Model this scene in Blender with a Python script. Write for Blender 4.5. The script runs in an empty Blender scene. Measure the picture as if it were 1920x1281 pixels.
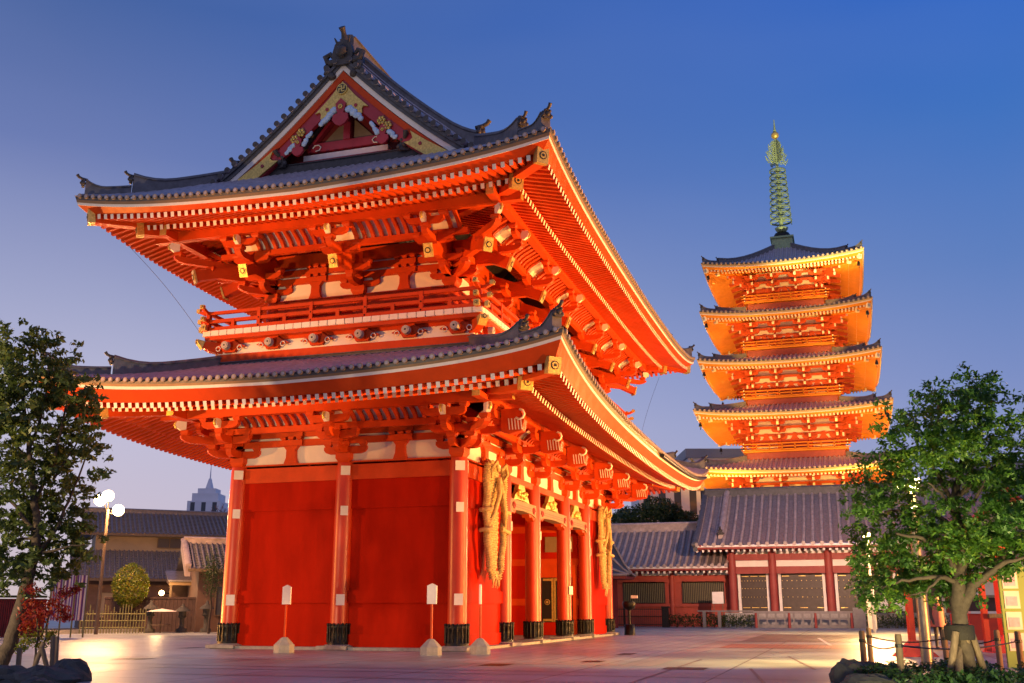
import bpy, math, random
from mathutils import Vector as V, Matrix
R = math.radians
random.seed(7)
sc = bpy.context.scene
col = sc.collection

# ------------------------------------------------------------------ camera
CAM = V((-30.476, -11.531, 1.321)); YAW = R(17.762); PIT = R(14.672); FPX = 1918.9
cam = bpy.data.cameras.new('camera'); cam.sensor_width = 36.0; cam.lens = 36.0 * FPX / 1920.0
cam.clip_end = 3000; cam.clip_start = 0.1
camo = bpy.data.objects.new('camera', cam); col.objects.link(camo)
FW = V((math.cos(YAW) * math.cos(PIT), math.sin(YAW) * math.cos(PIT), math.sin(PIT)))
camo.location = CAM; camo.rotation_euler = FW.to_track_quat('-Z', 'Y').to_euler()
sc.camera = camo
RT = V((math.sin(YAW), -math.cos(YAW), 0)); UP = RT.cross(FW)
G = 0.09                                    # ground level

def ray(u, v): return FW + RT * ((u - 960) / FPX) + UP * ((640.5 - v) / FPX)
def on(u, v, ax, val):                      # point of a real plane seen at a photo pixel
    d = ray(u, v); return CAM + d * ((val - CAM[ax]) / d[ax])
def gnd(u, v, z=G): return on(u, v, 2, z)
def far(u, v, dist):
    d = ray(u, v); return CAM + d * (dist / math.hypot(d.x, d.y))

# ------------------------------------------------------------------ world: dusk sky
w = bpy.data.worlds.new('World'); sc.world = w; w.use_nodes = True
nt = w.node_tree; nt.nodes.clear()
def N(t, **k):
    n = nt.nodes.new(t)
    for a, b in k.items(): setattr(n, a, b)
    return n
out = N('ShaderNodeOutputWorld'); bg = N('ShaderNodeBackground'); tc = N('ShaderNodeTexCoord'); sp = N('ShaderNodeSeparateXYZ')
nt.links.new(tc.outputs['Generated'], sp.inputs[0])
def ramp(stops):
    r = N('ShaderNodeValToRGB'); e = r.color_ramp.elements
    while len(e) < len(stops): e.new(0.5)
    for el, (p, c) in zip(e, stops): el.position = p; el.color = (*c, 1)
    return r
# left part of the horizon is paler and pinker, right part a clearer blue
rl = ramp([(0.0, (.60, .48, .48)), (.06, (.56, .48, .57)), (.17, (.48, .47, .63)), (.27, (.32, .345, .54)), (.40, (.13, .18, .41)), (.52, (.058, .115, .32)), (.8, (.05, .10, .30))])
rr = ramp([(0.0, (.40, .37, .50)), (.10, (.29, .32, .52)), (.20, (.18, .25, .51)), (.30, (.10, .195, .48)), (.42, (.042, .15, .48)), (.53, (.010, .108, .50)), (.8, (.03, .10, .34))])
for r_ in (rl, rr): nt.links.new(sp.outputs['Z'], r_.inputs[0])
mr = N('ShaderNodeMapRange'); mr.inputs[1].default_value = -.15; mr.inputs[2].default_value = .62
nt.links.new(sp.outputs['Y'], mr.inputs[0])
mx = N('ShaderNodeMix', data_type='RGBA')
nt.links.new(mr.outputs[0], mx.inputs[0]); nt.links.new(rr.outputs[0], mx.inputs[6]); nt.links.new(rl.outputs[0], mx.inputs[7])
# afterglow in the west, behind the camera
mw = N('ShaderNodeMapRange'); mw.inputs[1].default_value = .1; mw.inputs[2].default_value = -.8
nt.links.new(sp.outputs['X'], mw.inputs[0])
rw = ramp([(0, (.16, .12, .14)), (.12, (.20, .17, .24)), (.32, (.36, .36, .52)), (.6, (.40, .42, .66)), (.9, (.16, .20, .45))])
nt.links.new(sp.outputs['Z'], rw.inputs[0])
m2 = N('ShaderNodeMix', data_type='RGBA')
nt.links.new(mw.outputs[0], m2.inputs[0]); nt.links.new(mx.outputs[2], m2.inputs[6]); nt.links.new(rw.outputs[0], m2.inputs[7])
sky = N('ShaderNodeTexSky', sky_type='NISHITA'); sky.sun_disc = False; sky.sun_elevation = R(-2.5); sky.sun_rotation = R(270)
# faint thin cloud
cn = N('ShaderNodeTexNoise'); cn.inputs['Scale'].default_value = 1.6; cn.inputs['Detail'].default_value = 3; cmap = N('ShaderNodeMapping'); cmap.inputs['Scale'].default_value = (1, 1, 3.2)
nt.links.new(tc.outputs['Generated'], cmap.inputs[0]); nt.links.new(cmap.outputs[0], cn.inputs['Vector'])
cr = N('ShaderNodeMapRange'); cr.inputs[1].default_value = .42; cr.inputs[2].default_value = .75; cr.inputs[3].default_value = 0; cr.inputs[4].default_value = .10
nt.links.new(cn.outputs[0], cr.inputs[0]); mc = N('ShaderNodeMix', data_type='RGBA'); mc.inputs[7].default_value = (.30, .36, .58, 1)
nt.links.new(cr.outputs[0], mc.inputs[0]); nt.links.new(m2.outputs[2], mc.inputs[6])
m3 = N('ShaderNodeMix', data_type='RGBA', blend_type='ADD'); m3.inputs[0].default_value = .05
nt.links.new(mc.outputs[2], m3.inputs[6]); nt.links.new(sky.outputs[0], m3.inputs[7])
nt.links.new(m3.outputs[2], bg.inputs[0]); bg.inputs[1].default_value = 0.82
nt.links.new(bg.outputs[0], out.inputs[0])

sc.view_settings.view_transform = 'Standard'; sc.view_settings.look = 'None'
sc.view_settings.exposure = 0.4; sc.view_settings.gamma = 1
sc.render.engine = 'CYCLES'
sc.cycles.max_bounces = 6; sc.cycles.diffuse_bounces = 4; sc.cycles.glossy_bounces = 3
sc.cycles.sample_clamp_indirect = 4
sc.cycles.use_denoising = True

# ------------------------------------------------------------------ floodlights of the precinct (out of view, warm sodium), plus an added left tree fill
def flood(name, loc, target, power, angle=70, colr=(1, .42, .10), size=.25, blend=.6):
    l = bpy.data.lights.new(name, 'SPOT'); l.energy = power; l.color = colr; l.spot_size = R(angle); l.spot_blend = blend
    l.shadow_soft_size = size
    o = bpy.data.objects.new(name, l); col.objects.link(o); o.location = loc
    o.rotation_euler = (V(target) - V(loc)).to_track_quat('-Z', 'Y').to_euler()
    return o
WARM = (1, .46, .16); DEEP = (1, .36, .07); YEL = (1, .62, .22)
WARM2 = (1, .42, .085)
flood('gate_flood_left', (-21, 27, 3.0), (.3, 4.0, 11.8), 42000, 19, DEEP, .35)
flood('gate_flood_left_mid', (-14, 30, 4.2), (0, 4.5, 2.6), 17000, 26, DEEP, .35)
flood('gate_flood_corner', (-9.5, -23, 1.0), (-1, 1, 9), 9500, 60, DEEP, .3)
flood('gate_flood_front', (6, -26, 1.5), (7.5, -1, 12), 52000, 80, WARM2, .4)
flood('gate_flood_front_low', (8, -13, .4), (7, -2.5, 9), 2300, 110, WARM2, .3)
flood('gate_flood_far', (28, -17, .5), (17, 0, 9), 13000, 90, WARM2, .3)
flood('gate_flood_lamp', (27, -13, 5.4), (6, 0, 4.5), 4200, 80, WARM, .12)
flood('gate_flood_rear', (0, 27, .8), (5, 9.5, 11), 17000, 90, WARM2, .3)
PAG = (1, .52, .10)
for zz, hw_ in ((11.2, 11.5), (15.4, 8.2), (20.75, 7.6), (25.8, 7.2), (30.7, 6.9)):
    pw_ = 560 if zz > 12 else 1900
    for dx, dy in ((-1, 0), (0, 1), (0, -1)):
        l = bpy.data.lights.new('pagoda_floodlight', 'SPOT'); l.energy = pw_; l.color = PAG; l.spot_size = R(165); l.spot_blend = .5; l.shadow_soft_size = .15
        for t_ in (-.5, .5):
            o = bpy.data.objects.new('pagoda_floodlight', l); col.objects.link(o)
            o.location = (75.31 + dx * hw_ + abs(dy) * t_ * hw_, -7.65 + dy * hw_ + abs(dx) * t_ * hw_, zz)
            o.rotation_euler = V((-dx * .55, -dy * .55, 1)).to_track_quat('-Z', 'Y').to_euler()
for yy in (-22, 6): flood('pagoda_flood', (52, yy, 10.8), (75, -7.6, 34), 7000, 80, PAG, .3)
flood('spire_flood', (40, -24, 12), (75.31, -7.65, 46), 130000, 22, (1, .80, .32), .3)
flood('hall_flood', (26, -12, 7), (50, -7, 9), 17000, 60, (1, .58, .38), .3)
flood('tree_uplight', (-14.6, -15.1, .3), (-11.6, -13.0, 3.4), 900, 100, (1, .80, .34), .15)
flood('tree_uplight', (-15.6, -11.6, .22), (-12.2, -12.6, 3.2), 1000, 100, (1, .84, .40), .15)
flood('left_tree_fill', (-20, 9, 2.0), (-9, 8, 4.4), 4600, 80, (1, .72, .38), .25)  # added unseen lamp, brightens the front of the left tree
for xx, pw_ in ((1.5, 420), (7, 380), (13, 380), (19, 380)): flood('roof_flood', (xx, -3.7, 8.55), (xx, .2, 12.5), pw_, 150, WARM2, .15)

# ------------------------------------------------------------------ materials
def mat(name, c, rough=.6, metal=0, noise=0.0, scale=4.0, c2=None, bump=0.0, bscale=30, emit=None, spec=.5, stretch=None, coat=0):
    m = bpy.data.materials.new(name); m.use_nodes = True
    t = m.node_tree; b = t.nodes['Principled BSDF']
    b.inputs['Base Color'].default_value = (*c, 1); b.inputs['Roughness'].default_value = rough; b.inputs['Metallic'].default_value = metal
    b.inputs['Specular IOR Level'].default_value = spec
    b.inputs['Coat Weight'].default_value = coat
    tc = t.nodes.new('ShaderNodeTexCoord'); src = tc.outputs['Object']
    if stretch:
        mp = t.nodes.new('ShaderNodeMapping'); mp.inputs['Scale'].default_value = stretch; t.links.new(src, mp.inputs[0]); src = mp.outputs[0]
    if noise or c2:
        n = t.nodes.new('ShaderNodeTexNoise'); n.inputs['Scale'].default_value = scale; n.inputs['Detail'].default_value = 6; n.inputs['Roughness'].default_value = .65
        t.links.new(src, n.inputs['Vector'])
        r = t.nodes.new('ShaderNodeValToRGB'); r.color_ramp.elements[0].position = .3; r.color_ramp.elements[1].position = .7
        c_ = c2 or tuple(x * (1 - noise) for x in c)
        r.color_ramp.elements[0].color = (*c_, 1); r.color_ramp.elements[1].color = (*c, 1)
        t.links.new(n.outputs[0], r.inputs[0]); t.links.new(r.outputs[0], b.inputs['Base Color'])
        q = t.nodes.new('ShaderNodeMapRange'); q.inputs[3].default_value = min(1, rough + .12); q.inputs[4].default_value = max(0, rough - .08)
        t.links.new(n.outputs[0], q.inputs[0]); t.links.new(q.outputs[0], b.inputs['Roughness'])
    if bump:
        n2 = t.nodes.new('ShaderNodeTexNoise'); n2.inputs['Scale'].default_value = bscale; n2.inputs['Detail'].default_value = 5
        t.links.new(src, n2.inputs['Vector'])
        bp = t.nodes.new('ShaderNodeBump'); bp.inputs['Strength'].default_value = bump; bp.inputs['Distance'].default_value = .02
        t.links.new(n2.outputs[0], bp.inputs['Height']); t.links.new(bp.outputs[0], b.inputs['Normal'])
    if emit:
        b.inputs['Emission Color'].default_value = (*emit[:3], 1); b.inputs['Emission Strength'].default_value = emit[3]
    return m
M = {}
M['red'] = mat('vermilion_paint', (.58, .062, .007), .45, spec=.18, noise=.25, scale=1.6, bump=.08, bscale=8)
M['redw'] = mat('vermilion_wall', (.44, .013, .0015), .6, spec=.04, noise=.30, scale=.9, stretch=(1.6, 1.6, .5), bump=.10, bscale=5)
M['redc'] = mat('vermilion_lacquer', (.56, .044, .008), .36, noise=.2, scale=1.2, spec=.5)
M['crim'] = mat('crimson_paint', (.36, .018, .035), .45, noise=.25, scale=2.0)
M['dred'] = mat('dark_red_board', (.22, .014, .012), .6, noise=.3, scale=2)
M['white'] = mat('white_paint', (.80, .74, .68), .6, noise=.12, scale=5)
M['plaster'] = mat('white_plaster', (.78, .72, .66), .85, noise=.10, scale=2.5, bump=.1)
M['gold'] = mat('gilt_metal', (.78, .56, .16), .38, metal=.55, noise=.45, scale=14, bump=.5, bscale=26)
M['black'] = mat('black_lacquer', (.012, .012, .013), .45, noise=.3, scale=8)
M['iron'] = mat('cast_iron', (.022, .021, .020), .42, metal=.6, noise=.5, scale=9, bump=.3)
M['tile'] = mat('grey_roof_tile', (.47, .41, .46), .42, noise=.45, scale=3.2, bump=.15, bscale=12)
M['tiled'] = mat('dark_roof_tile', (.10, .10, .115), .5, noise=.5, scale=4, bump=.3)
M['orn'] = mat('ornament_tile', (.075, .066, .065), .55, noise=.5, scale=6, bump=.6, bscale=9)
M['tan'] = mat('eave_board_tan', (.26, .16, .085), .6, noise=.2, scale=3)
M['stone'] = mat('granite', (.34, .32, .30), .75, noise=.3, scale=6, bump=.25, bscale=40)
M['rope'] = mat('straw_rope', (.66, .47, .20), .85, c2=(.30, .19, .07), scale=9, bump=.8, bscale=40)
M['cloud'] = mat('blue_cloud_carving', (.24, .44, .74), .6, c2=(.60, .68, .80), scale=9, bump=.4, bscale=14)
M['wood'] = mat('weathered_wood', (.20, .135, .085), .75, noise=.5, scale=5, bump=.4, stretch=(6, 6, .6))
M['bark'] = mat('tree_bark', (.085, .06, .042), .85, noise=.5, scale=7, bump=.9, bscale=18)
M['ridge'] = mat('ridge_tile', (.17, .16, .175), .5, noise=.45, scale=4, bump=.3)
M['drum'] = mat('drum_nose_grey', (.48, .44, .40), .7, noise=.3, scale=9)
M['captile'] = mat('eave_cap_tile', (.36, .27, .20), .55, noise=.35, scale=6)
M['copper'] = mat('green_bronze', (.34, .46, .26), .5, metal=.2, noise=.4, scale=5)

# ------------------------------------------------------------------ mesh builder
class MB:
    def __init__(s): s.v = []; s.f = []; s.m = []; s.s = []; s.names = []
    def mi(s, m):
        if m not in s.names: s.names.append(m)
        return s.names.index(m)
    def add(s, pts, faces, m, smooth=False):
        o = len(s.v); s.v += [tuple(p) for p in pts]; k = s.mi(m)
        for f in faces: s.f.append([o + i for i in f]); s.m.append(k); s.s.append(smooth)
    def quad(s, a, b, c, d, m): s.add((a, b, c, d), ((0, 1, 2, 3),), m)
    def hexa(s, p, m, em=None):             # 8 pts: bottom 4 then top 4 ; faces 4 sides + 2 ends
        s.add(p, ((0, 3, 2, 1), (4, 5, 6, 7), (0, 1, 5, 4), (1, 2, 6, 5), (2, 3, 7, 6), (3, 0, 4, 7)), m)
    def box(s, x0, x1, y0, y1, z0, z1, m):
        if x1 < x0: x0, x1 = x1, x0
        if y1 < y0: y0, y1 = y1, y0
        s.hexa([(x0, y0, z0), (x1, y0, z0), (x1, y1, z0), (x0, y1, z0), (x0, y0, z1), (x1, y0, z1), (x1, y1, z1), (x0, y1, z1)], m)
    def beam(s, p, q, w, h, m, up=V((0, 0, 1)), end=None, end2=None):     # centred rectangular bar from p to q
        p = V(p); q = V(q); d = (q - p).normalized(); l = d.cross(V(up))
        if l.length < 1e-6: l = d.cross(V((1, 0, 0)))
        l.normalize(); u = l.cross(d); a = l * (w / 2); b = u * (h / 2)
        P = [p - a - b, p + a - b, p + a + b, p - a + b, q - a - b, q + a - b, q + a + b, q - a + b]
        s.add(P, ((0, 1, 5, 4), (1, 2, 6, 5), (2, 3, 7, 6), (3, 0, 4, 7)), m)
        s.add(P[:4], ((0, 3, 2, 1),), end2 or m); s.add(P[4:], ((0, 1, 2, 3),), end or m)
    def prism(s, poly, o, u, v, n, t, m, mside=None):        # outline (list of 2d) in plane o,u,v thickened t along n
        o = V(o); u = V(u); v = V(v); n = V(n).normalized() * (t / 2); k = len(poly)
        A = [o + u * a + v * b - n for a, b in poly]; B = [o + u * a + v * b + n for a, b in poly]
        s.add(A, (tuple(range(k - 1, -1, -1)),), m); s.add(B, (tuple(range(k)),), m)
        s.add(A + B, [(i, (i + 1) % k, k + (i + 1) % k, k + i) for i in range(k)], mside or m)
    def cyl(s, p, q, r0, r1, m, seg=12, cap=None, smooth=True):
        p = V(p); q = V(q); d = (q - p).normalized(); a = d.orthogonal().normalized(); b = d.cross(a)
        A = [p + (a * math.cos(2 * math.pi * i / seg) + b * math.sin(2 * math.pi * i / seg)) * r0 for i in range(seg)]
        B = [q + (a * math.cos(2 * math.pi * i / seg) + b * math.sin(2 * math.pi * i / seg)) * r1 for i in range(seg)]
        s.add(A + B, [(i, (i + 1) % seg, seg + (i + 1) % seg, seg + i) for i in range(seg)], m, smooth)
        if r0 > 1e-4: s.add(A, (tuple(range(seg - 1, -1, -1)),), cap or m)
        if r1 > 1e-4: s.add(B, (tuple(range(seg)),), cap or m)
    def lathe(s, c, prof, m, seg=20, smooth=True, cap=True):
        c = V(c); rings = []
        P = []
        for r, z in prof:
            P += [c + V((r * math.cos(2 * math.pi * i / seg), r * math.sin(2 * math.pi * i / seg), z)) for i in range(seg)]
        F = []
        for k in range(len(prof) - 1):
            for i in range(seg): F.append((k * seg + i, k * seg + (i + 1) % seg, (k + 1) * seg + (i + 1) % seg, (k + 1) * seg + i))
        s.add(P, F, m, smooth)
        if cap: s.add(P[:seg], (tuple(range(seg - 1, -1, -1)),), m); s.add(P[-seg:], (tuple(range(seg)),), m)
    def tube(s, pts, rad, m, seg=8, smooth=True, flat=1.0):
        pts = [V(p) for p in pts]; n = len(pts)
        if not hasattr(rad, '__len__'): rad = [rad] * n
        P = []; a = None
        for i, p in enumerate(pts):
            d = (pts[min(i + 1, n - 1)] - pts[max(i - 1, 0)]).normalized()
            a = d.orthogonal().normalized() if a is None else (a - d * a.dot(d)).normalized()
            b = d.cross(a)
            P += [p + (a * math.cos(2 * math.pi * j / seg) + b * math.sin(2 * math.pi * j / seg) * flat) * rad[i] for j in range(seg)]
        F = [(k * seg + i, k * seg + (i + 1) % seg, (k + 1) * seg + (i + 1) % seg, (k + 1) * seg + i) for k in range(n - 1) for i in range(seg)]
        s.add(P, F, m, smooth); s.add(P[:seg], (tuple(range(seg - 1, -1, -1)),), m); s.add(P[-seg:], (tuple(range(seg)),), m)
    def sweep(s, pts, prof, m, up=V((0, 0, 1)), cap=True, smooth=False):   # open/closed section (side, up) along a path, section kept upright
        pts = [V(p) for p in pts]; n = len(pts); k = len(prof); P = []
        for i, p in enumerate(pts):
            d = (pts[min(i + 1, n - 1)] - pts[max(i - 1, 0)]); d.z = 0
            if d.length < 1e-6: d = V((1, 0, 0))
            d.normalize(); l = d.cross(up)
            P += [p + l * a + up * b for a, b in prof]
        F = [(r * k + i, r * k + (i + 1) % k, (r + 1) * k + (i + 1) % k, (r + 1) * k + i) for r in range(n - 1) for i in range(k)]
        s.add(P, F, m, smooth)
        if cap: s.add(P[:k], (tuple(range(k - 1, -1, -1)),), m); s.add(P[-k:], (tuple(range(k)),), m)
    def sphere(s, c, r, m, seg=12, rings=8, sc_=(1, 1, 1), jit=0):
        c = V(c); P = []; 
        for i in range(rings + 1):
            th = math.pi * i / rings
            for j in range(seg):
                ph = 2 * math.pi * j / seg; k = 1 + (random.uniform(-jit, jit) if 0 < i < rings else 0)
                P.append(c + V((r * sc_[0] * math.sin(th) * math.cos(ph), r * sc_[1] * math.sin(th) * math.sin(ph), r * sc_[2] * math.cos(th))) * k)
        s.add(P, [(i * seg + j, (i + 1) * seg + j, (i + 1) * seg + (j + 1) % seg, i * seg + (j + 1) % seg) for i in range(rings) for j in range(seg)], m, True)
    def grid(s, rows, m, smooth=True):
        k = len(rows[0]); P = [p for r in rows for p in r]
        s.add(P, [(i * k + j, i * k + j + 1, (i + 1) * k + j + 1, (i + 1) * k + j) for i in range(len(rows) - 1) for j in range(k - 1)], m, smooth)
    def build(s, name, parent=None, label=None):
        me = bpy.data.meshes.new(name)
        off = V((0, 0, 0)); r = parent
        while r is not None: off = off + r.location; r = r.parent
        me.from_pydata([(a - off.x, b - off.y, c - off.z) for a, b, c in s.v], [], s.f)
        for m in s.names: me.materials.append(M[m])
        me.polygons.foreach_set('material_index', s.m); me.polygons.foreach_set('use_smooth', s.s)
        me.validate(); me.update()
        o = bpy.data.objects.new(name, me); col.objects.link(o)
        if parent is not None: o.parent = parent
        if label: o['label'] = label
        return o

def thing(name, label, cat, loc=(0, 0, 0), group=None):
    o = bpy.data.objects.new(name, None); col.objects.link(o); o.location = loc; o['label'] = label; o['category'] = cat
    o.empty_display_size = .3
    if group: o['group'] = group
    return o
def tag(o, label, cat, group=None, kind=None):
    o['label'] = label; o['category'] = cat
    if group: o['group'] = group
    if kind: o['kind'] = kind
    return o
def copy_tree(o, parent=None):
    c = o.copy(); col.objects.link(c)
    if parent is not None: c.parent = parent
    for ch in list(o.children): copy_tree(ch, c)
    return c
M['pred'] = mat('pagoda_vermilion', (.68, .225, .014), .55, spec=.25, noise=.2, scale=1.2)
M['predd'] = mat('pagoda_red_timber', (.56, .085, .02), .55, noise=.2, scale=1.5, spec=.25)
M['pwhite'] = mat('pagoda_white', (.82, .70, .50), .6)
M['ptan'] = mat('pagoda_eave_tan', (.66, .42, .16), .55, noise=.2)
M['pplaster'] = mat('pagoda_plaster', (.86, .68, .50), .8, noise=.1)
M['crimw'] = mat('hall_red_wood', (.30, .045, .035), .6, noise=.25, scale=2)
M['redg'] = mat('gallery_red_wall', (.38, .055, .03), .6, noise=.22, scale=1.5)
M['redl'] = mat('bright_red_paint', (.68, .06, .02), .45, noise=.15, scale=3)
M['doorw'] = mat('dark_door_wood', (.055, .035, .026), .5, noise=.35, scale=4)
M['slat'] = mat('window_slat', (.16, .13, .06), .6)
M['tilew'] = mat('pale_lit_tile', (.46, .36, .33), .42, noise=.5, scale=2.2, bump=.2, bscale=9)  # hall ribs paler than their pans: lamplight on them put into the colour
M['tileh'] = mat('house_roof_tile', (.22, .19, .20), .38, noise=.5, scale=5, bump=.3, bscale=14)
M['stonel'] = mat('pale_stone', (.22, .20, .195), .7, noise=.25, scale=5, bump=.2)
M['concl'] = mat('pale_concrete', (.80, .74, .74), .7, noise=.12, scale=.3)
M['conclb'] = mat('tower_cladding', (.78, .73, .76), .5, noise=.1, scale=.2)
M['concd'] = mat('grey_cladding', (.26, .26, .30), .6, noise=.15, scale=.4)
M['glassd'] = mat('dark_window', (.06, .07, .09), .15)
M['creamw'] = mat('cream_wall', (.34, .26, .18), .8, noise=.15, scale=1.5)
M['housew'] = mat('house_brown_wall', (.15, .085, .065), .8, noise=.3, scale=2)
M['fencew'] = mat('dark_fence_board', (.085, .045, .04), .7, noise=.4, scale=4)
M['soil'] = mat('soil', (.06, .042, .032), .95, noise=.4, scale=3, bump=.6)
M['bamboo'] = mat('bamboo', (.20, .19, .07), .5, noise=.3, scale=8)
M['purple'] = mat('purple_cloth', (.16, .08, .28), .85)
M['lilac'] = mat('printed_lilac', (.55, .52, .68), .7, noise=.3, scale=9)
M['green'] = mat('pale_green_board', (.13, .30, .07), .5)
M['steel'] = mat('galvanised_steel', (.30, .27, .23), .38, metal=.7, noise=.25, scale=5)
M['rock'] = mat('dark_rock', (.075, .07, .065), .8, noise=.5, scale=5, bump=.9, bscale=12)
M['wrap'] = mat('dark_rope_binding', (.02, .015, .012), .8, noise=.3, bump=.7, bscale=40)
M['coat'] = mat('pink_coat', (.30, .11, .11), .85)
M['cloth'] = mat('dark_cloth', (.03, .03, .04), .85)
M['skin'] = mat('skin', (.55, .33, .24), .55)
M['twig'] = mat('bare_twig', (.16, .09, .085), .8)
M['glow_warm'] = mat('lit_globe_warm', (1, .8, .5), .4, emit=(1, .62, .26, 14))
M['glow_yel'] = mat('lit_globe_yellow', (1, .8, .4), .4, emit=(1, .62, .20, 14))
M['glow_white'] = mat('lit_lens', (1, .9, .7), .4, emit=(1, .86, .50, 9))
M['warmwin'] = mat('lit_paper_window', (.6, .4, .15), .6, emit=(1, .55, .15, .30))
def leaf(name, c, tr=.45):
    m = bpy.data.materials.new(name); m.use_nodes = True; t = m.node_tree; b = t.nodes['Principled BSDF']; o = t.nodes['Material Output']
    b.inputs['Base Color'].default_value = (*c, 1); b.inputs['Roughness'].default_value = .45
    tl = t.nodes.new('ShaderNodeBsdfTranslucent'); tl.inputs[0].default_value = (c[0] * 1.3, c[1] * 1.3, c[2] * .7, 1); ms = t.nodes.new('ShaderNodeMixShader'); ms.inputs[0].default_value = tr
    t.links.new(b.outputs[0], ms.inputs[1]); t.links.new(tl.outputs[0], ms.inputs[2]); t.links.new(ms.outputs[0], o.inputs[0]); M[name] = m
leaf('leaf1', (.050, .13, .020)); leaf('leaf2', (.085, .19, .024)); leaf('leaf3', (.16, .27, .028))
leaf('leafb', (.085, .125, .034)); leaf('leafc', (.15, .17, .035)); leaf('leafd', (.022, .050, .018)); leaf('leafm', (.045, .075, .022)); leaf('leafh', (.06, .09, .02)); leaf('leafg', (.045, .11, .03))
leaf('leafy', (.13, .18, .016)); leaf('leafy2', (.20, .17, .016)); leaf('leafred', (.24, .014, .012)); leaf('leaforg', (.36, .06, .012))
def paving(name, c1, c2, cm, bw, bh, rough=.5, mortar=.012, sq=0):
    m = bpy.data.materials.new(name); m.use_nodes = True; t = m.node_tree; b = t.nodes['Principled BSDF']
    tc = t.nodes.new('ShaderNodeTexCoord'); br = t.nodes.new('ShaderNodeTexBrick'); br.inputs['Scale'].default_value = 1; br.inputs['Brick Width'].default_value = bw; br.inputs['Row Height'].default_value = bh; br.inputs['Mortar Size'].default_value = mortar
    br.inputs['Color1'].default_value = (*c1, 1); br.inputs['Color2'].default_value = (*c2, 1); br.inputs['Mortar'].default_value = (*cm, 1)
    t.links.new(tc.outputs['Object'], br.inputs[0]); n = t.nodes.new('ShaderNodeTexNoise'); n.inputs['Scale'].default_value = .35; n.inputs['Detail'].default_value = 8; t.links.new(tc.outputs['Object'], n.inputs[0])
    mxx = t.nodes.new('ShaderNodeMix'); mxx.data_type = 'RGBA'; mxx.blend_type = 'MULTIPLY'; mxx.inputs[0].default_value = .8; r = t.nodes.new('ShaderNodeValToRGB'); r.color_ramp.elements[0].position = .35; r.color_ramp.elements[0].color = (.45, .43, .43, 1); r.color_ramp.elements[1].position = .66
    t.links.new(n.outputs[0], r.inputs[0]); t.links.new(br.outputs[0], mxx.inputs[6]); t.links.new(r.outputs[0], mxx.inputs[7]); t.links.new(mxx.outputs[2], b.inputs['Base Color'])
    q = t.nodes.new('ShaderNodeMapRange'); q.inputs[3].default_value = rough - .14; q.inputs[4].default_value = rough + .18; t.links.new(n.outputs[0], q.inputs[0]); t.links.new(q.outputs[0], b.inputs['Roughness'])
    n2 = t.nodes.new('ShaderNodeTexNoise'); n2.inputs['Scale'].default_value = 14; n2.inputs['Detail'].default_value = 6; t.links.new(tc.outputs['Object'], n2.inputs[0]); bp = t.nodes.new('ShaderNodeBump'); bp.inputs['Strength'].default_value = .25; bp.inputs['Distance'].default_value = .02; t.links.new(n2.outputs[0], bp.inputs['Height']); t.links.new(bp.outputs[0], b.inputs['Normal'])
    M[name] = m
paving('asphalt', (.34, .37, .36), (.38, .405, .39), (.10, .095, .09), 3.0, 3.0, .40, .025)
paving('slab', (.43, .47, .465), (.49, .52, .51), (.15, .115, .11), 1.2, .6, .34, .02)
paving('slabl', (.46, .41, .38), (.42, .37, .35), (.22, .2, .2), .9, .75, .36)
paving('slabd', (.17, .12, .11), (.21, .15, .13), (.1, .08, .08), .9, .45, .40)
paving('brickp', (.42, .16, .11), (.36, .14, .10), (.2, .1, .09), .4, .2, .42)

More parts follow.
